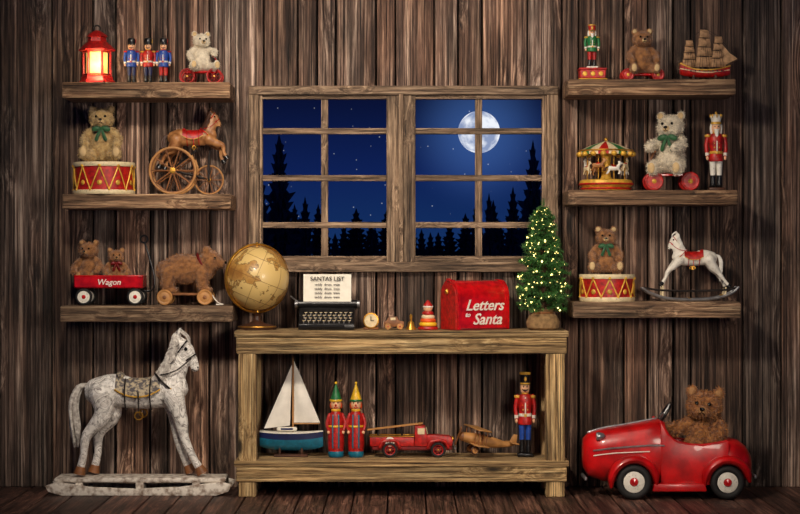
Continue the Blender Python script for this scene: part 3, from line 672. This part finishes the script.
b.T=Matrix.Translation((0,0,51))@Matrix.Rotation(.4,4,'Y')
gl_=mat('globe_lines',(120,84,40),.5)
for zc in (-20,0,20): b.torus((0,0,zc),math.sqrt(32**2-zc*zc)+.05,.22,gl_,None,48,6)
for a in (0,.8,1.6,2.4): b.torus((0,0,0),32.05,.2,gl_,(pi/2,0,a),48,6)
b.T=Matrix()
b.cyl((0,0,17),(0,0,19),3,3,M['gold'],10); b.cyl((0,0,82),(0,0,87),1.5,1,M['gold'],10)
b.lathe([(19,0),(20,2),(17,4),(8,6),(4,9),(3.4,13),(5,15.5),(2,17)],(0,0,0),M['dwood'],28); b.torus((0,0,2.5),18.5,1,M['gold'],None,32,6)
b.finish(zt,gd)
b=B('typewriter',327,328)
b.prism([(-18,0),(20,0),(20,18),(6,22),(-2,14),(-18,6)],-28,28,M['black'],1.2,Matrix.Rotation(pi/2,4,'Z'),loc=False)
for r_ in range(4):
    for c in range(10):
        x_=-22.5+c*5; y_=-16.5+r_*4.4; z=7.8+r_*2.6
        b.cyl((x_+(r_%2)*1.5,y_,z-2),(x_+(r_%2)*1.5,y_,z+1.2),.5,.5,M['steel'],6); b.cyl((x_+(r_%2)*1.5,y_,z+1),(x_+(r_%2)*1.5,y_,z+1.6),1.5,1.5,M['cream'],10)
b.box((0,-18.5,4),(36,2,3),M['black'],None,.5)
b.cyl((-30,10,25),(30,10,25),4.4,4.4,M['black'],20)
for x_ in (-31,31): b.cyl((x_-1.6,10,25),(x_+1.6,10,25),3.4,3.4,M['steel'],16)
b.box((0,14,21),(58,3,5),M['iron'],None,.6); b.tube([(-29,8,27),(-34,2,31),(-36,-2,33)],.8,M['steel'],6)
vs=[];fs=[]
for i in range(9):
    t=i/8; z=26+t*29; y_=6+ t*4+ (2*math.sin(t*2))
    for x_ in (-24,24): vs.append((x_,y_,z))
for i in range(8): fs.append((i*2,i*2+1,i*2+3,i*2+2))
b.raw(vs,fs,M['paper'])
Tt=lambda z,y: Matrix.Translation((0,y,z))@Matrix.Rotation(pi/2-.2,4,'X')
b.text("SANTAS LIST",6,M['ink'],Tt(48.5,8.8),.05)
for i in range(4): b.text("teddy  drum  train",3.4,M['ink'],Tt(43.5-4.2*i,8.2-i*.6),.03)
b.finish(zt,gd)
b=B('small_alarm_clock',371,328)
b.lathe([(0.1,-4),(7,-4),(8,-3.2),(8,3),(6.5,4.2),(.1,4.6)],(0,0,9),M['mwood'],24,(pi/2,0,0)); b.lathe([(6.6,-.2),(7.7,0),(7.7,1.2),(6.6,1.4)],(0,-4,9),M['gold'],24,(pi/2,0,0),cap=False)
b.lathe([(.1,0),(6.6,0)],(0,-4.8,9),M['cream'],24,(pi/2,0,0),cap=False)
b.box((0,-5.2,11),(.7,.4,4.5),M['ink']); b.box((1.5,-5.2,9),(3.2,.4,.7),M['ink']); b.box((0,0,1.2),(15,8,2.4),M['mwood'],None,.6)
b.finish(zt,.22)
b=B('toy_wooden_car',394,328)
b.prism([(-10,3),(10,3),(10,8),(5,9),(3,13),(-5,13),(-8,8.5),(-10,8)],-4,4,M['mwood'],.6,loc=False)
for x_ in (-6,6):
    for y_ in (-4.6,4.6): b.wheel((x_,y_,3.2),3.2,1.6,M['lwood'],M['lwood'],M['redw'],0)
    b.cyl((x_,-4,3.2),(x_,4,3.2),.6,.6,M['iron'],6)
b.box((-1,0,10.8),(5,8.6,2.6),M['cream'],None,.3)
b.finish(zt,.23)
b=B('brass_hand_bell',411,328)
b.lathe([(5.5,0),(5,1.5),(3.6,4),(3,7),(1.4,8.4),(.9,9),(1.4,11),(1.6,14),(.3,15.5)],(0,0,0),M['gold'],18); b.finish(zt,.22)
b=B('stacking_ring_toy',428,328)
b.lathe([(9.5,0),(10,1),(9.5,3),(3,3.4)],(0,0,0),M['redw'],24)
for i,(r_,mm) in enumerate(((9,'yellow'),(8,'orange'),(6.8,'cream'),(5.8,'redw'))): b.torus((0,0,5.4+i*3.6),r_-2.2,2.2,M[mm],None,24,10)
b.ell((0,0,21.5),(4.6,4.6,4.4),M['skin'],n=16); b.lathe([(4.9,22.5),(4.2,25),(2,28),(.1,30)],(0,0,0),M['redw'],18); b.torus((0,0,22.8),4.4,1,M['white'],None,18,6)
b.finish(zt,.23)
# mailbox, turned so its arched door end shows
b=B('red_letter_box',475,328)
def mb(x1,x2,w,h,m):
    sec=[]
    for x_ in (x1,x2):
        s_=[(x_,-w,.5),(x_,w,.5)]
        for j in range(17): a=pi*j/16; s_.append((x_,w*math.cos(a),h-w+w*math.sin(a)))
        sec.append(s_)
    b.loft(sec,m)
mb(-28,28,16.5,49,M['red']); mb(26,29.5,17.5,50,M['red']); mb(-29.5,-26.5,17.5,50,M['red']); mb(-31,-29.3,14.5,46,M['redw'])
b.ell((-32.5,0,38),(2,2,3),M['gold'],n=10); b.box((-30.5,0,49.5),(2,7,3),M['red'],None,.5)
b.box((0,0,.9),(56,35,1.8),M['dred'],None,.4)
Tm=lambda z,y,x_=0: Matrix.Translation((x_,y,z))@Matrix.Rotation(pi/2,4,'X')
b.text("Letters",15,M['white'],Tm(19.5,-16.8,1),.4,.35); b.text("to",6.5,M['white'],Tm(13,-16.8,-18.5),.4,.35); b.text("Santa",15.5,M['white'],Tm(5.5,-16.8,4),.4,.35)
b.finish(zt,.19,rotz=.5)
# christmas tree
b=B('christmas_tree',543,328)
b.cyl((0,0,8),(0,0,124),2.4,.5,M['bark'],10)
vs=[];fs=[];rn=[]
def needles(p0,p1,n,L):
    dv=(p1-p0); du=dv.normalized()
    for i in range(n):
        t=(i+.5)/n; c=p0+dv*t; s_=du.cross(Vector((R.gauss(0,1),R.gauss(0,1),R.gauss(0,1)))).normalized()
        d_=(du*.9+s_).normalized(); w=d_.cross(Vector((R.gauss(0,1),R.gauss(0,1),R.gauss(0,1)))).normalized()*.42
        j=len(vs); vs.extend([c-w,c+w,c+d_*L]); fs.append((j,j+1,j+2)); rn.append(R.random())
tips=[]
NB=340
for i in range(NB):
    t=(i/NB)**1.0; z=20+t*103; rad=((1-t)**.6)*28*R.uniform(.5,1.12)+3; a=i*2.39996+R.uniform(-.5,.5)
    if math.cos(a)<-.6: rad=min(rad,26)
    p0=Vector((0,0,z)); up=rad*R.uniform(.0,.5)
    p1=Vector((rad*math.cos(a),rad*.8*math.sin(a),z+up-3))
    b.tube([p0,(p0+p1)/2+Vector((0,0,-1.5)),p1],(.5,.35,.15),M['bark'],4,2)
    needles(p0.lerp(p1,.25),p1,int(14+rad*1.3),4.2)
    for s_ in (.45,.65,.85):
        q0=p0.lerp(p1,s_)
        for sg in (-1,1):
            q1=q0+Vector((math.cos(a+sg*.8),math.sin(a+sg*.8),R.uniform(-.2,.4)))*rad*.36*(1.4-s_); needles(q0,q1,9,3.8)
    tips.append((p0,p1))
needles(Vector((0,0,116)),Vector((0,0,131)),50,4)
b.raw(vs,fs,M['needle'],None,rn)
for i in range(290):
    p0,p1=R.choice(tips); c=p0.lerp(p1,R.uniform(.65,1.04)); b.ell(c+Vector((0,0,R.uniform(-1.5,1.5))),R.uniform(.55,.95),M['bulb'],n=6)
b.lathe([(13,0),(16,2),(17,8),(14,14),(10,17),(12,20),(13,21)],(0,0,0),M['burlap'],18); b.torus((0,0,17),10.4,1,M['mwood'],None,20,6)
b.finish(zt,.25)

# ================================================================ BENCH LOWER SHELF
ld=.2
b=B('toy_sailboat',291,458)
b.box((0,0,1.3),(34,14,2.6),M['dwood'],None,.6)
for x_ in (-11,11): b.box((x_,0,5),(2,10,8),M['dwood'],None,.5)
sec=[];sec2=[];sec3=[]
for i in range(15):
    u=i/14; x_=-31+63*u; w=max(.5,9*math.sin(pi*min(1,.22+.78*u))**.7); kz=6+4*abs(2*u-1)**3; top=24+1.5*(2*u-1)**2*1
    def lvl(t): return kz+(top-kz)*t
    sec.append([(x_,w*math.sin(a)*1,lvl(t)) for a,t in ((-1.2,.62),(-.9,.32),(-.5,.1),(0,0),(.5,.1),(.9,.32),(1.2,.62))])
    sec2.append([(x_,w*y_,lvl(t)) for y_,t in ((-1,1),(-.932,.62),(.932,.62),(1,1))])
    sec3.append([(x_,w*y_*1.03,lvl(t)) for y_,t in ((-1,1.04),(-1,.96),(1,.96),(1,1.04))])
b.loft(sec,M['teal']); b.loft(sec2,M['navy']); b.loft(sec3,M['white'])
b.box((-4,0,27.5),(20,7,4),M['white'],None,1); b.box((-4,-3.6,27.8),(12,.4,1.8),M['navy'])
b.cyl((2,0,22),(2,0,100),1,.5,M['lwood'],10); b.cyl((2,0,33),(29,0,33),.8,.6,M['lwood'],8)
def sailm(b,A,Bq,C,m,bul):
    vs=[];n=8;A,Bq,C=map(Vector,(A,Bq,C)); idx={}
    for i in range(n+1):
        for j in range(n+1-i):
            u=i/n;v=j/n;w=1-u-v; p_=A*u+Bq*v+C*w; p_.y-=bul*27*u*v*w+bul*1.2*v*w; idx[i,j]=len(vs); vs.append(p_)
    fs=[]
    for i in range(n):
        for j in range(n-i):
            fs.append((idx[i,j],idx[i+1,j],idx[i,j+1]))
            if i+j<n-1: fs.append((idx[i+1,j],idx[i+1,j+1],idx[i,j+1]))
    b.raw(vs,fs,m)
sailm(b,(3,0,97),(29,0,34),(3,0,34),M['sail'],4); sailm(b,(1,-.5,92),(-27,0,28),(-1,0,31),M['sail'],4)
b.tube([(2,0,99),(-30,0,26)],.25,M['ink'],4); b.tube([(2,0,99),(31,0,26)],.25,M['ink'],4)
b.finish(zs,ld)
for px in (336,356):
    b=B('wooden_clown_skittle',px,458); b.T=Matrix.Diagonal((.84,.84,1,1))
    b.lathe([(8,0),(9,1),(9.5,4),(9,6)],(0,0,0),M['teal'],20); b.lathe([(9,6),(9.8,14),(9.4,24),(8.4,37),(7.6,42),(4.5,47)],(0,0,0),M['redw'],20)
    b.torus((0,0,31),8.8,1.1,M['yellow'],None,20,6); b.torus((0,0,46.8),4.6,1.2,M['yellow'],None,20,6)
    b.ell((0,0,53),(6.4,6.4,6.6),M['skin'],n=18); b.ell((0,-6.6,52),(1.3,1.5,1.2),M['red'],n=8)
    for s_ in (-1,1):
        b.ell((s_*2.3,-5.7,54.4),(.8,.5,1),M['eye'],n=8); b.tube([(s_*7.5,0,42),(s_*10.6,-2,34),(s_*9,-4,27)],(2.2,2,1.8),M['redw'],8,3); b.ell((s_*8.8,-5,25),1.9,M['skin'],n=8)
        b.ell((s_*6,0,51.5),(1.6,2.4,3.4),M['orange'],n=8)
        b.tube([(s_*3.4,-7.6,42),(s_*3.6,-9,32),(s_*3.6,-9.6,20),(s_*3.6,-9.6,10)],.9,M['teal'],6,3)
    b.tube([(-2,-5.9,50),(0,-6.3,49.3),(2,-5.9,50)],.4,M['red'],6)
    b.lathe([(6.9,56),(6.6,58),(4.4,64),(1.6,71),(.3,74)],(0,0,0),M['green' if px<340 else 'yellow'],18); b.torus((0,0,56.6),6.6,1.2,M['yellow' if px<340 else 'green'],None,20,6); b.ell((0,0,74),1.7,M['yellow'],n=8)
    b.finish(zs,.22)
b=B('toy_fire_truck',412,458)
b.box((0,0,9),(80,18,4),M['dred'],None,.8)
b.prism([(14,11),(40,11),(41,17),(38,21),(24,22),(14,22)],-8,8,M['redw'],1.2,loc=False)
b.prism([(2,11),(15,11),(15,22),(13,31),(3,31)],-9.5,9.5,M['redw'],1,loc=False)
b.box((9,-9.7,26),(7,.5,6),M['cream'],None,.2); b.box((14.8,0,26.2),(.6,14,6),M['cream'],(0,-.2,0),.2)
b.prism([(-42,11),(2,11),(2,20),(-42,20)],-9.5,9.5,M['redw'],.8,loc=False)
for y_ in (-9.5,9.5): b.tube([(-42,y_,21),(2,y_,21)],.7,M['gold'],6)
for y_ in (-6,0): b.tube([(-44,y_,27),(10,y_,33.5)],.8,M['lwood'],6)
for i in range(11): x_=-42+i*5; b.tube([(x_,-6,27+.12*(x_+44)),(x_,0,27+.12*(x_+44))],.5,M['lwood'],6)
for x_ in (-34,-10): b.cyl((x_,-3,20),(x_,-3,28+.12*(x_+34)),1,1,M['iron'],8)
b.torus((-22,-10,15.5),3.8,1.1,M['sail'],(pi/2,0,0),18,6); b.torus((-22,-10,15.5),1.6,.9,M['sail'],(pi/2,0,0),14,6)
for y_ in (-5,5): b.ell((40.5,y_,18),(1.6,2.2,2.2),M['gold'],n=10)
b.box((41,0,14),(1.5,10,6),M['steel'],None,.4); b.box((43,0,9),(2,18,2),M['steel'],None,.4); b.ell((8,0,32),(2,2,2.4),M['gold'],n=10)
for x_ in (-22,26):
    for y_ in (-10.5,10.5):
        b.wheel((x_,y_,7.5),7.5,3.4,M['tyre'],M['redw'],M['gold'],8,tt=.17)
        b.tube([(x_-10,y_,10),(x_-7,y_,15.5),(x_,y_,17.2),(x_+7,y_,15.5),(x_+10,y_,10)],1.6,M['redw'],8,4,flat=1.3)
    b.cyl((x_,-10,7.5),(x_,10,7.5),1,1,M['iron'],8)
b.finish(zs,ld)
b=B('toy_wooden_airplane',487,458)
sv=b.T; b.T=Matrix.Translation((0,0,15))@Matrix.Rotation(.16,4,'Y')@Matrix.Rotation(.3,4,'Z')
b.tube([(-26,0,2),(-12,0,1),(4,0,0),(20,0,0),(30,0,2)][::-1],(1.6,3,5.5,6,4.5),M['lwood'],14,4)
b.lathe([(.1,-3.5),(2.5,-3),(4.8,-1),(5,0)],(-27,0,2),M['mwood'],14,(0,pi/2,0)); b.box((-31,0,2),(1,3,22),M['mwood'],(.5,0,0),.4)
for z in (-3.5,12): b.box((-12,0,z),(14,48,1.3),M['lwood'],None,.6)
for y_ in (-20,-9,9,20):
    for x_ in (-16,-8): b.cyl((x_,y_,-3.5),(x_,y_,12),.6,.6,M['mwood'],6)
b.box((27,0,2.5),(8,22,1),M['lwood'],None,.4); b.prism([(23,2),(31,2),(31,11),(27,11)],-.6,.6,M['lwood'],.2,loc=False)
b.torus((0,0,5.5),3,.8,M['dwood'],None,16,6)
for y_ in (-8,8): b.wheel((-14,y_,-9.5),4.4,1.8,M['dwood'],M['lwood'],M['mwood'],0); b.cyl((-14,y_,-9.5),(-10,y_*.5,-2),.7,.7,M['mwood'],6)
b.cyl((-14,-8,-9.5),(-14,8,-9.5),.6,.6,M['mwood'],6); b.T=sv
b.finish(zs+.002,.23)
b=B('guardsman_nutcracker',525,458); soldier(b,(0,0,0),85,M['redw'],M['blue'],'tall',M['black'],base=M['black'],trim=M['goldp'],wf=.68); b.finish(zs,.2)

# ================================================================ FLOOR: big horse
b=B('antique_toy_horse',142,478)
horse(b,Matrix.Translation((0,0,19))@Matrix.Scale(.965,4),M['dapple'],M['mane'],M['saddle'],1.1,None,M['iron'],M['mwood'],sl=.91)
b.box((0,0,15),(170,40,5),M['worn'],None,1.5)
for y_ in (-21,21):
    b.prism([(-90,4),(-76,0.2),(76,0.2),(88,4),(92,11),(82,14),(40,9),(-4,7),(-50,9),(-80,14),(-93,10)],y_-2.5,y_+2.5,M['worn'],.8,loc=False)
for x_ in (-60,0,56): b.box((x_,0,9),(8,40,8),M['worn'],None,1)
b.finish(0,.24)

# ================================================================ FLOOR: pedal car + bear
cd=.33
b=B('red_pedal_car',664,500)
H=lambda py:500-py
CR=mat('car_red_enamel',(190,12,16),.33,0,.3,14,.03,coat=.25,wear=.2)
def sec_(px,top,bot,hw,pw=2.6,n=24):
    s_=[]; cz=(H(top)+H(bot))/2; hz=(H(top)-H(bot))/2
    for j in range(n):
        a=2*pi*j/n; ca,sa=math.cos(a),math.sin(a)
        s_.append((px-664,hw*math.copysign(abs(ca)**(2/pw),ca),cz+hz*math.copysign(abs(sa)**(2/pw),sa)))
    return s_
b.loft([sec_(582,449,466,4),sec_(583,442,472,11),sec_(588,437,480,18),sec_(602,433,485,23),sec_(625,429,486,26,2.9),sec_(646,425.5,486,28.5,3),sec_(658,423,486,29.5,3),sec_(663,425,485,29)],CR)
b.loft([sec_(720,443,486,29,3),sec_(726,441,486,29,3),sec_(736,443,485,27),sec_(744,449,483,22),sec_(749,457,480,14),sec_(750.5,462,476,6)],CR)
b.tube([b.P(588,436.5),b.P(602,432.3),b.P(625,428.4),b.P(656,422.6)],1.1,M['steel'],8)
for y_ in (-1,1):
    b.prism([(657,424),(664,436),(674,444),(698,447),(714,445),(724,442),(724,486),(657,486)],y_*26.5,y_*29.5,CR,.9)
    b.tube([b.P(657,424,y_*28),b.P(664,436,y_*28),b.P(674,444,y_*28),b.P(698,447,y_*28),b.P(722,443,y_*28)],1.6,CR,8)
    for cx,rr,a0,a1 in ((630,22.5,1.06,-.02),(722,22,1.02,.02)):
        pts=[]
        for i in range(9):
            a=pi*(a0+(a1-a0)*i/8); pts.append(b.P(cx,483)+Vector((rr*math.cos(a),y_*32,rr*math.sin(a))))
        b.tube(pts,(2,4,4.4,4.4,4.4,4.4,4.4,4,2),CR,12,3,flat=1.9)
    b.prism([(650,484),(700,484),(702,492),(648,492)],y_*27,y_*35,CR,1.4)
    b.tube([b.P(592,453,y_*19.8),b.P(612,450,y_*24.8),b.P(646,447,y_*28.9),b.P(660,447,y_*30)],.9,M['steel'],6)
    b.tube([b.P(592,458,y_*19.8),b.P(612,455,y_*25),b.P(646,453,y_*28.9)],.6,M['white'],6)
    b.lathe([(.1,0),(4,.5),(4.4,3),(3,8),(.1,10)],b.P(594,439,y_*18),M['steel'],16,(0,pi/2,0))
b.box(b.P(690,484,0),(64,54,2),M['dred'],None,.5)
b.box(b.P(719,462,0),(4,50,38),M['dred'],None,1)
b.box(b.P(704,477,0),(24,44,10),M['tyre'],None,3)
for i in range(7): b.box(b.P(582.8+abs(i-3)*.5,457,-6+i*2),(1.6,.9,20-abs(i-3)*3),M['steel'],None,.3)
b.box(b.P(584,481,0),(3,40,4),M['steel'],None,1); b.box(b.P(752,479,0),(3,40,4),M['steel'],None,1)
for cx,rr in ((630,17.5),(722,17)):
    for y_ in (-33,33): b.wheel(b.P(cx,500-rr,y_),rr,8,M['tyre'],M['white'],M['red'],0,tt=.22)
    b.cyl(b.P(cx,500-rr,-33),b.P(cx,500-rr,33),1.8,1.8,M['iron'],10)
b.tube([b.P(652,434),b.P(664,420)],1.4,M['iron'],8); b.torus(b.P(664,418),12.5,1.4,M['black'],(0,-1.0,0),28,8)
for a in (0,2.1,4.2):
    e=Matrix.Rotation(-1.0,3,'Y')@Vector((12*math.cos(a),12*math.sin(a),0)); b.cyl(b.P(664,418),b.P(664,418)+e,.9,.9,M['steel'],6)
b.finish(0,cd)
b=B('driving_teddy_bear',704,487)
teddy(b,(0,0,30),80,M['f_gold'],M['padd'],yaw=-.5,furn=10000,tilt=.08,headyaw=.25,
 legs=[[(.12,-.02,.13),(.11,-.12,.12),(.09,-.17,.14)],[(-.11,-.02,.13),(-.17,-.12,.12),(-.22,-.17,.14)]],
 arms=[[(.17,0,.53),(.25,-.1,.42),(.16,-.2,.34)],[(-.17,0,.53),(-.32,-.1,.46),(-.45,-.1,.46)]])
b.finish(0,cd)

# ================================================================ OUTSIDE
M['fir']=mat('hazed_fir',(44,72,104),.9,0,.3,3,0)  # night haze painted into the firs as a lighter blue base colour
M['snow']=mat('night_ground',(30,40,60),.9,0,.2,2,0)
def fir(x,y,z0,h,w):
    b=B('fir_tree'); b.cyl((0,0,0),(0,0,h*.98),w*.05,w*.01,M['fir'],8)
    n=34
    for i in range(n):
        t=i/n; z=h*(.25+.74*t); r=w*(1-t)**.8*.5+w*.015; m_=13
        for j in range(m_):
            a=2*pi*(j+R.random())/m_; rr=r*R.uniform(.65,1.25); da=.2+.06*R.random(); zz_=z-rr*R.uniform(.1,.45)
            c,s_=math.cos(a),math.sin(a)
            vs=[(0,0,z+h*.02),(rr*.6*math.cos(a-da),rr*.6*math.sin(a-da),(z+zz_)/2-h*.006),(rr*c,rr*s_,zz_),(rr*.6*math.cos(a+da),rr*.6*math.sin(a+da),(z+zz_)/2-h*.006),(rr*.5*c,rr*.5*s_,(z+zz_)/2-h*.028)]
            b.raw(vs,[(0,1,4),(0,4,3),(1,2,4),(4,2,3),(0,1,2,3)],M['fir'])
    me=bpy.data.meshes.new('fir_tree'); me.from_pydata([tuple(v) for v in b.v],[],b.f); me.materials.append(M['fir']); me.update()
    ob=bpy.data.objects.new('fir_tree',me); sc.collection.objects.link(ob); ob.location=(x,y,z0)
def firpx(px,top,w,dist):
    s_=dist/D; x=(px-400)*S*s_; zt_=EYE+(257-top)*S*s_; z0=-3; fir(x,dist-D,z0,zt_-z0,w*S*s_)
for a in [(279,128,100,26),(260,160,80,24),(305,192,70,30),(533,134,96,25),(553,160,70,24),(513,182,70,31),(489,188,60,27),(240,150,80,25),(578,150,80,25),(610,180,80,28),(200,180,80,28)]: firpx(*a)
for i in range(38):
    px=210+i*10.5+R.uniform(-4,4); firpx(px,R.uniform(196,232),R.uniform(54,80),R.uniform(34,48))
arch('outside_ground',[(-60,60,6,120,-3.3,-3,M['snow'])],0)
mm,nt,p=newmat('moon_surface'); N=nt.nodes; L=nt.links
tc=N.new('ShaderNodeTexCoord'); n=N.new('ShaderNodeTexNoise'); n.inputs['Scale'].default_value=.9; n.inputs['Detail'].default_value=7; L.new(tc.outputs['Object'],n.inputs['Vector'])
r=N.new('ShaderNodeValToRGB'); e=r.color_ramp.elements; e[0].position=.4; e[0].color=lin((140,155,190)); e[1].position=.6; e[1].color=lin((240,244,252)); L.new(n.outputs['Fac'],r.inputs['Fac'])
L.new(r.outputs[0],p.inputs['Emission Color']); p.inputs['Emission Strength'].default_value=1.0; p.inputs['Base Color'].default_value=(0,0,0,1)
mb_=B('moon'); s_=150/D; mb_.ell((0,0,0),21*S*s_,mm,n=48)
me=bpy.data.meshes.new('moon'); me.from_pydata([tuple(v) for v in mb_.v],[],mb_.f); me.materials.append(mm); me.polygons.foreach_set('use_smooth',[True]*len(me.polygons)); me.update()
mo=bpy.data.objects.new('moon',me); sc.collection.objects.link(mo); mo.location=(79*S*s_,150-D,EYE+125*S*s_)

w=bpy.data.worlds.new('night_sky'); sc.world=w; w.use_nodes=True; nt=w.node_tree; N=nt.nodes; L=nt.links; bg=N['Background']
tc=N.new('ShaderNodeTexCoord'); sp=N.new('ShaderNodeSeparateXYZ'); L.new(tc.outputs['Generated'],sp.inputs[0])
r=N.new('ShaderNodeValToRGB'); e=r.color_ramp.elements; e[0].position=0; e[0].color=lin((20,50,98)); e[1].position=1; e[1].color=lin((8,13,42))
mr=N.new('ShaderNodeMapRange'); mr.inputs['From Min'].default_value=0; mr.inputs['From Max'].default_value=.085; L.new(sp.outputs['Z'],mr.inputs['Value']); L.new(mr.outputs[0],r.inputs['Fac'])
q2=e.new(.5); q2.color=lin((14,32,84))
md=(Vector(mo.location)-Vector((0,-D,EYE))).normalized()
dp=N.new('ShaderNodeVectorMath'); dp.operation='DISTANCE'; dp.inputs[1].default_value=md; L.new(tc.outputs['Generated'],dp.inputs[0])
hl=N.new('ShaderNodeMapRange'); hl.interpolation_type='SMOOTHERSTEP'; hl.inputs['From Min'].default_value=.045; hl.inputs['From Max'].default_value=0; hl.inputs['To Max'].default_value=.35; L.new(dp.outputs['Value'],hl.inputs['Value'])
hc=N.new('ShaderNodeVectorMath'); hc.operation='SCALE'; hc.inputs[0].default_value=(.08,.2,.55); L.new(hl.outputs[0],hc.inputs['Scale'])
vo=N.new('ShaderNodeTexVoronoi'); vo.inputs['Scale'].default_value=230; L.new(tc.outputs['Generated'],vo.inputs['Vector'])
st=N.new('ShaderNodeMapRange'); st.inputs['From Min'].default_value=.085; st.inputs['From Max'].default_value=.02; st.inputs['To Max'].default_value=.45; L.new(vo.outputs['Distance'],st.inputs['Value'])
ax=N.new('ShaderNodeVectorMath'); ax.operation='ADD'; L.new(r.outputs[0],ax.inputs[0]); L.new(st.outputs[0],ax.inputs[1])
ay=N.new('ShaderNodeVectorMath'); ay.operation='ADD'; L.new(ax.outputs[0],ay.inputs[0]); L.new(hc.outputs[0],ay.inputs[1]); L.new(ay.outputs[0],bg.inputs['Color'])
bg.inputs['Strength'].default_value=1

def area(name,loc,tgt,size,power,col):
    l=bpy.data.lights.new(name,'AREA'); l.size=size; l.energy=power; l.color=col
    o=bpy.data.objects.new(name,l); sc.collection.objects.link(o); o.location=loc
    o.rotation_euler=(Vector(tgt)-Vector(loc)).to_track_quat('-Z','Y').to_euler()
def spot(name,loc,tgt,ang,power,col,soft,blend=1):
    l=bpy.data.lights.new(name,'SPOT'); l.spot_size=math.radians(ang); l.spot_blend=blend; l.energy=power; l.color=col; l.shadow_soft_size=soft
    o=bpy.data.objects.new(name,l); sc.collection.objects.link(o); o.location=loc
    o.rotation_euler=(Vector(tgt)-Vector(loc)).to_track_quat('-Z','Y').to_euler()
spot('key_spotlight',(-.9,-3.2,2.9),(.05,0,.95),72,400,(1,.87,.72),.22)
spot('fill_spotlight',(1.5,-4.2,1.4),(0,0,.8),57,290,(1,.86,.72),.5)
area('soft_overhead_fill',(0,-1.4,2.9),(0,-.2,0),1.5,13,(1,.86,.72))  # unseen area light added overhead for soft fill, not a ceiling fitting
l=bpy.data.lights.new('lantern_light','POINT'); l.energy=1.5; l.color=(1,.72,.38); l.shadow_soft_size=.03
o=bpy.data.objects.new('lantern_light',l); sc.collection.objects.link(o); o.location=(WX(97,.24),-.245,zL1+.09)

cam=bpy.data.cameras.new('camera'); co=bpy.data.objects.new('camera',cam); sc.collection.objects.link(co)
co.location=(0,-D,EYE); co.rotation_euler=(pi/2,0,0); cam.sensor_width=36; cam.lens=36*D/(800*S); cam.clip_end=1000
sc.camera=co
